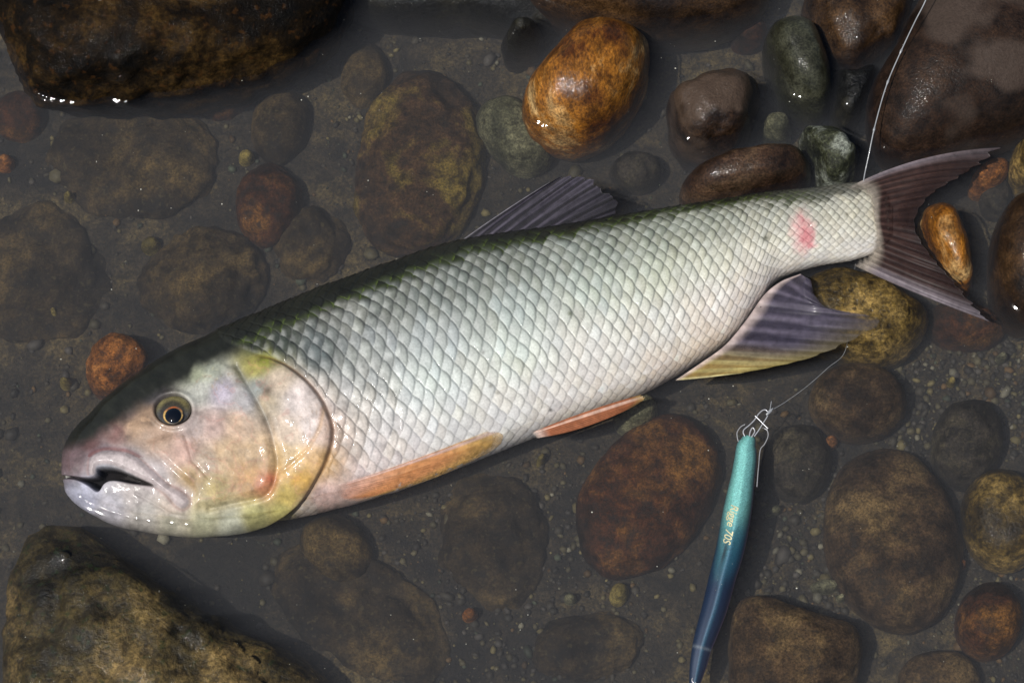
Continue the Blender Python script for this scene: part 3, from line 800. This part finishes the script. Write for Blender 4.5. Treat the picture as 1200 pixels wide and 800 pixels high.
HM = np.full((1201, 801), -1.0)                        # height of the upper flank on a one-pixel raster
np.maximum.at(HM, (np.clip(np.rint(px[topside, 0]), 0, 1200).astype(int), np.clip(np.rint(px[topside, 1]), 0, 800).astype(int)), P[topside, 2])
for _ in range(40):
    nb_ = np.stack([np.roll(HM, d, a) for a in (0, 1) for d in (1, -1)])
    ok_ = nb_ > -0.5
    av = np.where(ok_, nb_, 0).sum(0) / np.maximum(ok_.sum(0), 1)
    HM = np.where((HM < -0.5) & ok_.any(0), av, HM)
def skin_z(pts):
    q = np.atleast_2d(pts)
    x_, y_ = np.clip(np.rint(q[:, 0]).astype(int), 2, 1198), np.clip(np.rint(q[:, 1]).astype(int), 2, 798)
    return np.mean([HM[x_ + a, y_ + b] for a in (-2, 0, 2) for b in (-2, 0, 2)], 0)

# eye
def dome(name, parent, cpx, rx, ry, hgt, zbase, mat, colf, slope, rot=0, inner=0.0, n=26, m=48):
    r = np.linspace(inner, 1, n); t = np.linspace(0, 2 * math.pi, m, endpoint=False)
    R, Tt = np.meshgrid(r, t, indexing='ij')
    ox, oy = R * np.cos(Tt) * rx, R * np.sin(Tt) * ry
    pts = np.stack([cpx[0] + ox.ravel(), cpx[1] + oy.ravel()], 1)
    c0 = unp([cpx], zbase)[0]
    V = np.stack([c0[0] + ox.ravel() / PXM, c0[1] - oy.ravel() / PXM, zbase + hgt * np.sqrt(np.clip(1 - (R.ravel() * 0.97) ** 2, 0, 1)) + slope[0] * ox.ravel() / PXM + slope[1] * -oy.ravel() / PXM], 1)
    return mesh_obj(name, V, grid_faces(n, m, True), mat, parent, attrs={'tint': colf(pts, R.ravel())})
ez = skin_z([EYE + (26, 0), EYE - (26, 0), EYE + (0, 24), EYE - (0, 24)])
slope = ((ez[0] - ez[1]) / (52 / PXM) * 0.6, (ez[3] - ez[2]) / (48 / PXM) * 0.6)
ezm = ez.mean() - 0.0006
def eye_col(p_, r):
    c = np.tile(lin((116, 106, 66)), (len(p_), 1))
    c = blend(c, (82, 80, 78), sstep(474, 490, p_[:, 1]))
    c = blend(c, (40, 38, 40), sstep(17.5, 12.5, np.hypot(p_[:, 0] - 203, p_[:, 1] - 486)) * 0.75)
    c = c * (1 + 0.35 * fbm(p_ / 5, 3, 15))[:, None]
    return blend(c, (58, 55, 50), 0.8 * sstep(0.86, 1, r))
eye = dome('eye', fish, EYE + (0, 0.5), 20.5, 17.8, 0.0021, ezm, M['eyeball'], eye_col, slope)
eye['_o'] = fish['_o']
zi = ezm + 0.00195
def iris_col(p_, r):
    c = np.tile(lin((214, 176, 104)), (len(p_), 1))
    c = blend(c, (178, 96, 46), sstep(486, 477, p_[:, 1]))
    c = blend(c, (92, 84, 72), 0.8 * sstep(-0.1, 0.5, fbm(p_ / 7 + 3, 2, 12)) + 0.5 * sstep(488, 497, p_[:, 1]))
    return blend(c, (60, 46, 34), sstep(0.88, 1, r))
dome('iris', eye, (203, 486.5), 12.0, 11.8, 0.0009, zi - 0.0002, M['eyeball'], iris_col, slope, inner=0.45)
dome('pupil', eye, (203, 487), 9.4, 9.3, 0.0009, zi + 0.0003, M['pupil'], lambda p_, r: np.tile(lin((6, 8, 16)), (len(p_), 1)), slope)

# fins: a sheet of rays and membrane between a base line and a free edge
def fin(name, base_pts, tip_pts, zf, colf, rays=9, nt=240, nr=90, thick=0.00022, ridge=0.0003, notch=0.05, bow=0.0, splits=2, bulge=0.0, bow_t=None):
    B, E = catmull(base_pts, nt), catmull(tip_pts, nt)
    t = np.linspace(0, 1, nt); r = np.linspace(0, 1, nr)
    ph_ = t * rays
    saw = np.abs(np.mod(ph_, 1) - 0.5) * 2            # 1 on a ray, 0 mid membrane
    ln = 1 - notch * (1 - saw) ** 1.0 - notch * 0.6 * np.abs(vnoise(np.stack([t * rays * 2.3, t * 0], 1), 5))
    R = r[None] * ln[:, None]
    D = E - B
    Q = B[:, None] + D[:, None] * R[..., None]
    perp = np.stack([-D[:, 1], D[:, 0]], 1)
    Q = Q + perp[:, None] * (((bow if bow_t is None else bow_t(t)[:, None]) + bulge * (t[:, None] - 0.4)) * R * (1 - R))[..., None]
    fine_ = np.abs(np.mod(ph_[:, None] * np.where(r < 0.38, 1, np.where(r < 0.68, splits, splits * 2))[None], 1) - 0.5) * 2
    f1 = np.abs(np.mod(ph_, 1) - 0.5)[:, None] * 2
    f2_ = np.abs(np.mod(ph_ * splits + 0.5, 1) - 0.5)[:, None] * 2
    g_ = sstep(0.25, 0.7, r)[None]
    ray = (sstep(0.25, 0.95, f1) * (1 - 0.5 * g_) + 0.55 * sstep(0.3, 0.9, f2_) * g_) * (0.75 + 0.35 * vnoise(np.stack([np.repeat(t * 40, nr), np.tile(r * 3, nt)], 1), 8).reshape(nt, nr))
    ray = np.clip(ray, 0, 1)
    TT, RR = np.repeat(t, nr), np.tile(r, nt)
    q = Q.reshape(-1, 2)
    z = zf(TT, RR, q)
    top = unp(q, z + ridge * ray.ravel() * (1 - 0.6 * RR))
    bot = unp(q, z - thick)
    bot[:, :2] = top[:, :2]
    c, al = colf(TT, RR, ray.ravel(), q)
    nv = nt * nr
    f = grid_faces(nt, nr)
    rim_i = np.concatenate([np.arange(nr - 1), np.arange(nt - 1) * nr + nr - 1, (nt - 1) * nr + np.arange(nr - 1, 0, -1), np.arange(nt - 1, 0, -1) * nr])
    nx = np.roll(rim_i, -1)
    side = np.stack([rim_i, nx, nx + nv, rim_i + nv], 1)
    V = np.concatenate([top, bot])
    o = mesh_obj(name, V, np.concatenate([f, f[:, ::-1] + nv, side]), M['fin'], fish, attrs={'tint': np.concatenate([c, c]), 'cover': np.concatenate([al, al])})
    return o, top, f
def two(a, b, w): return lin(a) + (lin(b) - lin(a)) * np.clip(w, 0, 1)[:, None]

def dorsal_c(t, r, ray, q):
    c = two((30, 28, 34), (104, 98, 112), 0.08 + 0.7 * ray)
    c = c * (1 - 0.55 * sstep(0.4, 1.0, t) * (0.4 + 0.6 * r))[:, None]
    c = c + (lin((118, 80, 48)) - c) * (0.7 * sstep(0.14, 0.02, r))[:, None]
    c = c + (lin((170, 166, 172)) - c) * (0.6 * sstep(0.045, 0.0, t))[:, None]
    return c, np.clip(0.62 + 0.36 * ray - 0.25 * sstep(.7, 1, t) * r, 0, 1)
dz0 = FISH_Z + 0.0045
o, v, f = fin('dorsal_fin', [(528,291),(560,285),(600,279),(640,274),(668,270)], [(645,213),(664,205),(692,208),(708,222),(724,233),(722,250)],
    lambda t, r, q: dz0 + 0.0042 * r * (1 - 0.75 * t) + 0.0003 * np.sin(t * 26) * r, dorsal_c, rays=8, notch=0.035, bow=-0.05)
SOLIDS.append((v, np.concatenate([f[:, [0, 1, 2]], f[:, [0, 2, 3]]])))

def over_skin(q, xmax, lift, z):
    zs = z.copy()
    idx = np.where(q[:, 0] < xmax)[0]
    zs[idx] = np.maximum(z[idx], skin_z(q[idx]) + lift)
    return zs
def tail_c(t, r, ray, q):
    c = two((46, 31, 28), (98, 72, 64), 0.10 + 0.5 * ray * (1 - 0.3 * r))
    rimw = np.maximum(sstep(0.86, 0.97, t) , sstep(0.09, 0.01, t) * (1 - 0.6 * r))
    c = c + (lin((170, 160, 168)) - c) * (0.6 * rimw)[:, None]
    c = c + (lin((196, 184, 168)) - c) * (0.8 * sstep(0.20, 0.05, r))[:, None]
    c = c * (1 - 0.35 * sstep(0.6, 1, r))[:, None]
    return c, np.clip(0.86 + 0.14 * ray - 0.12 * r, 0, 1) * sstep(0.0, 0.13, r + 0.03 * fbm(q / 3, 2, 4))
tail_z = FISH_Z + 0.0060
v_tail = fin('tail_fin', [(990,222),(1012,226),(1020,243),(1024,262),(1024,280),(1016,297),(998,309)],
    [(1176,173),(1152,192),(1118,212),(1088,232),(1073,262),(1090,297),(1118,328),(1138,352),(1164,378)],
    lambda t, r, q: over_skin(q, 1046, 0.00035, tail_z + 0.0008 * (1 - r) - 0.0012 * r * np.cos(t * math.pi) * -1 - 0.0018 * sstep(0.5, 1, r) * (t < 0.5) + 0.0025 * sstep(1060, 1110, q[:, 0]) * (t > 0.5) * 0.4 + 0.0002 * np.sin(t * 40) * r),
    tail_c, rays=18, notch=0.045, nt=320, bow_t=lambda t: -0.24 * sstep(0.45, 0.0, t) + 0.05 * sstep(0.6, 1, t))
SOLIDS.append((v_tail[1], np.concatenate([v_tail[2][:, [0, 1, 2]], v_tail[2][:, [0, 2, 3]]])))

def anal_c(t, r, ray, q):
    c = two((52, 48, 62), (112, 104, 120), 0.1 + 0.6 * ray)
    y_ = sstep(0.42, 0.12, t)
    c = c + (two((176, 148, 84), (214, 204, 132), ray) - c) * (y_ * 0.9)[:, None]
    c = c + (lin((240, 226, 170)) - c) * (0.85 * sstep(0.03, 0, t))[:, None]
    c = c + (lin((128, 116, 62)) - c) * (0.55 * sstep(0.55, 1.0, r) * sstep(0.85, 0.3, t))[:, None]
    c = c + (lin((226, 206, 200)) - c) * (0.85 * sstep(0.13, 0.0, r))[:, None]
    return c, np.clip(0.76 + 0.24 * ray - 0.50 * sstep(0.55, 1, r) * sstep(0.25, 0.6, t) - 0.15 * sstep(0.7, 1, r), 0, 1)
fin('anal_fin', [(792,445),(820,426),(850,404),(875,374),(895,346),(915,330),(938,321)],
    [(868,437),(905,430),(945,421),(975,410),(1008,395),(1034,377),(1012,368),(975,364),(957,348),(950,328)],
    lambda t, r, q: FISH_Z + 0.0040 + 0.0056 * sstep(0, 0.6, r) + 0.0014 * sstep(0.3, 0.9, t) + 0.0004 * np.sin(t * 34) * r * (1 - r), anal_c, rays=10, notch=0.03, bow=0.03, splits=2)

def on_skin(lift, droop=0.0):
    def zf(t, r, q):
        z = skin_z(q)
        g = z.reshape(-1, 150)
        for _ in range(14):
            g = np.pad(g, 1, mode='edge')
            g = (g[2:, 1:-1] + g[:-2, 1:-1] + g[1:-1, 2:] + g[1:-1, :-2]) / 4
        return np.maximum(g.ravel(), z) + lift * sstep(0, 0.25, r) + droop * r
    return zf
def pect_c(t, r, ray, q):
    c = two((216, 144, 90), (234, 172, 118), 0.3 + 0.5 * ray)
    c = c + (lin((216, 176, 164)) - c) * (0.75 * sstep(0.5, 0.08, r))[:, None]
    c = c + (lin((228, 190, 110)) - c) * (0.85 * sstep(0.62, 0.95, r))[:, None]
    c = c + (lin((222, 190, 180)) - c) * (0.8 * sstep(0.04, 0.01, np.abs(t - 0.05)))[:, None]
    c = c + (lin((232, 214, 206)) - c) * (0.6 * sstep(0.85, 1.0, t))[:, None]
    return c, np.clip(0.96 - 0.7 * sstep(0.7, 1.0, t) - 0.75 * sstep(.80, 1, r + 0.05 * fbm(q / 6, 2, 5)), 0.05, 1) * sstep(0, 0.22, r) * sstep(0, 0.03, t)
fin('pectoral_fin', [(384,572),(388,576),(393,581),(400,585)], [(568,505),(584,506),(591,512),(581,525),(553,540),(513,558),(466,574),(425,587)],
    on_skin(0.0004), pect_c, rays=12, nt=150, nr=150, notch=0.008, ridge=0.00010, bow=0.05)
def pelv_c(t, r, ray, q):
    c = two((146, 88, 58), (190, 124, 88), 0.2 + 0.6 * ray)
    c = c + (lin((226, 196, 178)) - c) * (0.75 * sstep(0.12, 0.03, np.abs(t - 0.2)))[:, None]
    c = c + (lin((170, 150, 96)) - c) * (0.7 * sstep(0.88, 1, r))[:, None]
    c = c + (lin((228, 214, 206)) - c) * (0.8 * sstep(0.16, 0.02, r))[:, None]
    return c, 0.98 * sstep(0, 0.06, r)
pz = FISH_Z + 0.0040
fin('pelvic_fin', [(622,507),(625,510),(628,513)], [(752,462),(757,466),(752,470),(746,474)],
    lambda t, r, q: pz + 0.0018 * (1 - t) + 0.0022 * np.sin(r * math.pi) + 0.001, pelv_c, rays=7, nt=110, nr=130, notch=0.02, ridge=0.0004, bow=0.03, bulge=0.24)

# ---------------------------------------------------------------- the lure
LS = np.array([(878.5,511,6.0,4.0),(878,513,7.6,6),(876.5,518,9.4,9),(874.6,524,11.6,11),(873.5,540,13.2,14),(870.5,560,14,17),(867,582,15.6,19),(863,605,16.6,20),(859,627,16.6,19.5),(854,650,16.2,18.5),(847,675,15.4,17),(838,710,14.6,14),(829,738,13.0,11),(823,757,11.4,9),(818,780,9.4,7),(815,795,7.2,6),(813.5,802,5.6,5),(813,805,2.5,2.5)])
LN, LM = 240, 64
lc = catmull(LS, LN)
lz = np.interp(np.linspace(0, 1, LN), [0, 0.35, 1], [-0.0012, -0.0030, -0.0085])
c3 = unp(lc[:, :2], lz)
tang = np.gradient(c3, axis=0); tang /= np.linalg.norm(tang, axis=1)[:, None]
sidev = np.cross(tang, [0, 0, 1]); sidev /= np.linalg.norm(sidev, axis=1)[:, None]     # toward picture left
if sidev[LN // 2, 0] > 0: sidev = -sidev
upv = np.cross(sidev, tang); upv *= np.sign(upv[:, 2:3])
th = np.linspace(0, 2 * math.pi, LM, endpoint=False)
cs, sn = np.sin(th), np.cos(th)                         # th=0 is the top
ridge_ = 1 + 0.12 * np.exp(-((np.mod(th + math.pi, 2 * math.pi) - math.pi) / 0.25) ** 2)
LV = c3[:, None] + sidev[:, None] * (lc[:, 2:3] / PXM * cs[None])[..., None] + upv[:, None] * (lc[:, 3:4] / PXM * (sn * ridge_)[None])[..., None] * 0.62
sq = np.repeat(np.linspace(0, 1, LN), LM); tq = np.tile(np.mod(th + math.pi, 2 * math.pi) - math.pi, LN)
lcol = np.tile(lin((20, 44, 74)), (LN * LM, 1))
lcol = blend(lcol, (16, 26, 52), sstep(0.2, -1.2, tq))
wt = np.exp(-((tq - 0.25 - 0.15 * sq) / (1.05 - 0.45 * sstep(0.25, 0.5, sq))) ** 2) * sstep(0.62, 0.28, sq + 0.02 * fbm(LV.reshape(-1, 3) * 900, 2, 3))
lcol = blend(lcol, (136, 206, 198), wt)
lcol = blend(lcol, (30, 92, 118), 0.7 * sstep(0.30, 0.42, sq) * sstep(0.62, 0.48, sq) * np.exp(-(tq / 0.9) ** 2))
lcol = blend(lcol, (60, 104, 128), 0.7 * np.exp(-((tq + 0.05) / 0.16) ** 2) * sstep(0.38, 0.5, sq))
lcol = blend(lcol, (150, 130, 170), 0.6 * sstep(-1.0, -1.5, tq))
lcol = blend(lcol, (14, 18, 30), 0.9 * np.exp(-(((sq - 0.475) / 0.05) ** 2 + ((tq - 0.35) / 0.12) ** 2)))
lcol = blend(lcol, (110, 120, 130), 0.6 * np.exp(-((sq - 0.84) / 0.006) ** 2))
lcol = np.clip(lcol * (1 + 0.35 * rng.standard_normal((LN * LM, 1)) * (wt[:, None] > 0.3) * 0.3), 0.002, 0.9)
lure = empty('fishing_lure', (c3[LN // 2][0], c3[LN // 2][1], float(LV[..., 2].min())))
tag(lure, 'slim teal and blue minnow lure half sunk beside the rust red stone', 'fishing lure')
lb = mesh_obj('lure_body', LV.reshape(-1, 3), grid_faces(LN, LM, True), M['lure'], lure, attrs={'tint': lcol})
lb['_o'] = lure['_o']

def on_lure(s, t):
    i = np.clip(np.asarray(s) * (LN - 1), 0, LN - 1.001); j = np.mod(np.asarray(t), 2 * math.pi) / (2 * math.pi) * LM
    i0_, j0_ = i.astype(int), j.astype(int)
    fi, fj = (i - i0_)[..., None], (j - j0_)[..., None]
    g = lambda a, b: LV[a, b % LM]
    p_ = (g(i0_, j0_) * (1 - fi) + g(i0_ + 1, j0_) * fi) * (1 - fj) + (g(i0_, j0_ + 1) * (1 - fi) + g(i0_ + 1, j0_ + 1) * fi) * fj
    cc = c3[i0_]
    n_ = p_ - cc; n_ /= np.linalg.norm(n_, axis=-1)[..., None]
    return p_ + n_ * 0.00012
# lettering, letter tops toward picture right, reading down the lure
cu = bpy.data.curves.new('lettering', 'FONT')
cu.body = 'Rigge 70S'
cu.shear = 0.35
cu.size = 1
cu.offset = 0.012
tob = bpy.data.objects.new('lettering', cu); COL.objects.link(tob)
bpy.context.view_layer.update()
tm = bpy.data.meshes.new_from_object(tob.evaluated_get(bpy.context.evaluated_depsgraph_get()))
bpy.data.objects.remove(tob)
bm = bmesh.new(); bm.from_mesh(tm)
bmesh.ops.triangulate(bm, faces=bm.faces[:])
bmesh.ops.subdivide_edges(bm, edges=[e for e in bm.edges if e.calc_length() > 0.25], cuts=2)
bmesh.ops.triangulate(bm, faces=bm.faces[:])
TV = np.array([v.co[:2] for v in bm.verts]); TF = np.array([[v.index for v in f_.verts] for f_ in bm.faces]); bm.free()
u = (TV[:, 0] - TV[:, 0].min()) / np.ptp(TV[:, 0]); w_ = (TV[:, 1] - TV[:, 1].min()) / np.ptp(TV[:, 1])
s_of = np.interp(595 + u * 46, lc[:, 1], np.linspace(0, 1, LN))
TP = on_lure(s_of, 0.02 + 0.70 + 0.10 * u - w_ * 0.76)
mesh_obj('lettering', TP, TF, M['gold_print'], lb, smooth=False)

nz = float(c3[0][2])
def wire(name, pts, r, parent=lure, mat='steel', zs=None, n=60, closed=False):
    zs = np.broadcast_to(np.asarray(nz if zs is None else zs, float), (len(pts),))
    w3 = catmull(np.array([unp([p_], z_)[0] for p_, z_ in zip(pts, zs)]), n)
    V, F = tube(w3, r, 8)
    return mesh_obj(name, V, F, M[mat], parent)
Z = nz + 0.0012
wire('nose_eyelet', [(878,513),(879,506),(882,501),(884.5,505),(882,510),(879,514)], 0.00022, zs=nz + 0.0006)
wire('snap', [(884,511),(889,504),(894,496),(899,488),(900,483),(897,480),(893,481),(888,486),(884,492),(878,498),(872,503),(871,507),(873,511)], 0.00017, zs=Z)
wire('snap_clasp', [(885,487),(889,491),(894,496),(898,500),(900,502)], 0.00018, zs=Z + 0.0006)
wire('hook', [(873,497),(868,500),(864,506),(864,512),(865.5,518)], 0.00015, zs=nz - 0.0004)
wire('hook', [(894,501),(899,504),(900,511),(896,520),(891,527),(889,545),(887,570)], 0.00015, zs=nz - 0.0018)
wire('tail_eyelet', [(814,801),(811,797),(812,794),(815,796),(815,801)], 0.0002, zs=float(c3[-1][2]) + 0.001)

# ---------------------------------------------------------------- fishing line: over the stones, under the tail, on to the snap
FL = [((1100,-40),22),((1085,0),19),((1072,26),17),((1056,60),14.5),((1039,100),12),((1026,145),8.5),((1018,182),5.2),((1012,212),1.5),((1010,240),-7),((1004,300),-8.5),((999,330),-5),((996,370),-4.5),((990,412),-1.8),((970,431),-0.5),((945,453),-0.3),((920,471),0.0),((903,481),0.6),((899,484),1.0)]
pts3 = catmull(np.array([np.append(unp([p_], z_ / 1000)[0][:2], z_ / 1000) for p_, z_ in FL]), 420)
rad = np.where(proj(pts3)[:, 1] < 225, 0.00019, 0.00007)
for kx in (96, 152, 60):                               # small droplets clinging to the line
    rad = rad + 0.00022 * np.exp(-((proj(pts3)[:, 1] - kx) / 2.0) ** 2)
V, F = tube(pts3, rad, 8)
ln_o = mesh_obj('fishing_line', V, F, M['nylon'], origin=pts3[0])
tag(ln_o, 'clear white fishing line running from the top edge to the lure', 'fishing line')
ln_o['_o'] = tuple(float(v_) for v_ in pts3[0])
kn, kf = tube(catmull(np.array([unp([p_], 0.0010)[0] for p_ in [(898,486),(901,483),(904,480),(906,478)]]), 12), np.array([.0002,.0003,.0004,.00045,.0005,.0005,.00045,.0005,.0004,.0003,.0002,.0001]), 8)
mesh_obj('knot', kn, kf, M['nylon'], ln_o)
kn, kf = tube(catmull(np.array([unp([p_], 0.0012)[0] for p_ in [(902,482),(903,476),(904,470)]]), 10), 0.00012, 6)
mesh_obj('tag_end', kn, kf, M['nylon'], ln_o)

# ---------------------------------------------------------------- the water, drawn up in a meniscus along everything that breaks its surface
wx, wy = spread(0.172, 0.0006, 2.4), spread(0.125, 0.0006, 2.4)
bv, bf, k0 = [], [], 0
for v_, f_ in SOLIDS:
    bv.append(v_); bf.append(f_ + k0); k0 += len(v_)
tree = BVHTree.FromPolygons(np.concatenate(bv).tolist(), np.concatenate(bf).tolist())
nx_, ny_ = len(wx), len(wy)
solid = np.zeros((nx_, ny_), bool)
down = Vector((0, 0, -1))
for i in range(nx_):
    if abs(wx[i]) > 0.18: continue
    for j in range(ny_):
        if abs(wy[j]) > 0.13: continue
        hit = tree.ray_cast(Vector((wx[i], wy[j], 0.1)), down, 0.1 + 0.0001)
        if hit[0] is not None: solid[i, j] = True
h0 = 0.0015
hh = np.where(solid, h0, 0.0)
k2 = (0.0006 / 0.0024) ** 2
for _ in range(130):
    nb_ = np.zeros_like(hh)
    nb_[1:-1, 1:-1] = (hh[2:, 1:-1] + hh[:-2, 1:-1] + hh[1:-1, 2:] + hh[1:-1, :-2]) / (4 + k2)
    hh = np.where(solid, h0, nb_)
X, Y = np.meshgrid(wx, wy, indexing='ij')
xy = np.stack([X.ravel(), Y.ravel()], 1)
zz = hh.ravel() + 0.00008 * fbm(xy * 28, 2, 81) * (np.abs(xy) < 0.3).all(1)
top = np.concatenate([xy, zz[:, None]], 1)
F = grid_faces(nx_, ny_)
rim_i = np.concatenate([np.arange(ny_ - 1), np.arange(nx_ - 1) * ny_ + ny_ - 1, (nx_ - 1) * ny_ + np.arange(ny_ - 1, 0, -1), np.arange(nx_ - 1, 0, -1) * ny_])
low = top[rim_i].copy(); low[:, 2] = -0.06
nl = len(top); idx = np.arange(len(rim_i)); nxt = np.roll(idx, -1)
sideq = np.stack([rim_i, np.roll(rim_i, -1), nl + nxt, nl + idx], 1)
cidx = nl + len(low)
V = np.concatenate([top, low, [[0, 0, -0.06]]])
bot = np.stack([nl + idx, nl + nxt, np.full(len(idx), cidx)], 1)
Ft = np.concatenate([F[:, [0, 1, 2]], F[:, [0, 2, 3]], sideq[:, [0, 1, 2]], sideq[:, [0, 2, 3]], bot])
a_, b_, c_ = V[Ft[0]]
if np.cross(b_ - a_, c_ - a_)[2] < 0: Ft = Ft[:, ::-1]
water = mesh_obj('water', V, Ft, M['water'])
tag(water, 'shallow slightly cloudy stream water', 'water', kind='structure')

# dust and grit afloat on the surface
n_s = 300
sp = np.stack([rng.uniform(0, 1200, n_s), rng.uniform(0, 800, n_s)], 1)
pp = unp(sp, 0.0)
ii, jj = np.clip(np.searchsorted(wx, pp[:, 0]), 0, nx_ - 1), np.clip(np.searchsorted(wy, pp[:, 1]), 0, ny_ - 1)
keep = ~solid[ii, jj]
pp = pp[keep]; pp[:, 2] = hh[ii, jj][keep] + 0.00005
r_s = 0.00006 + 0.00022 * rng.random(len(pp)) ** 4
Wv = V0[None] * (r_s[:, None] * rng.uniform(0.5, 1.5, (len(pp), 3)))[:, None] + pp[:, None]
Fs = (F0[None] + (np.arange(len(pp)) * len(V0))[:, None, None]).reshape(-1, 3)
tag(mesh_obj('floating_dust', Wv.reshape(-1, 3), Fs, M['speck']), 'pale specks of dust afloat on the water', 'dust', kind='stuff')

for o in list(scene.objects):
    if '_o' in o: del o['_o']
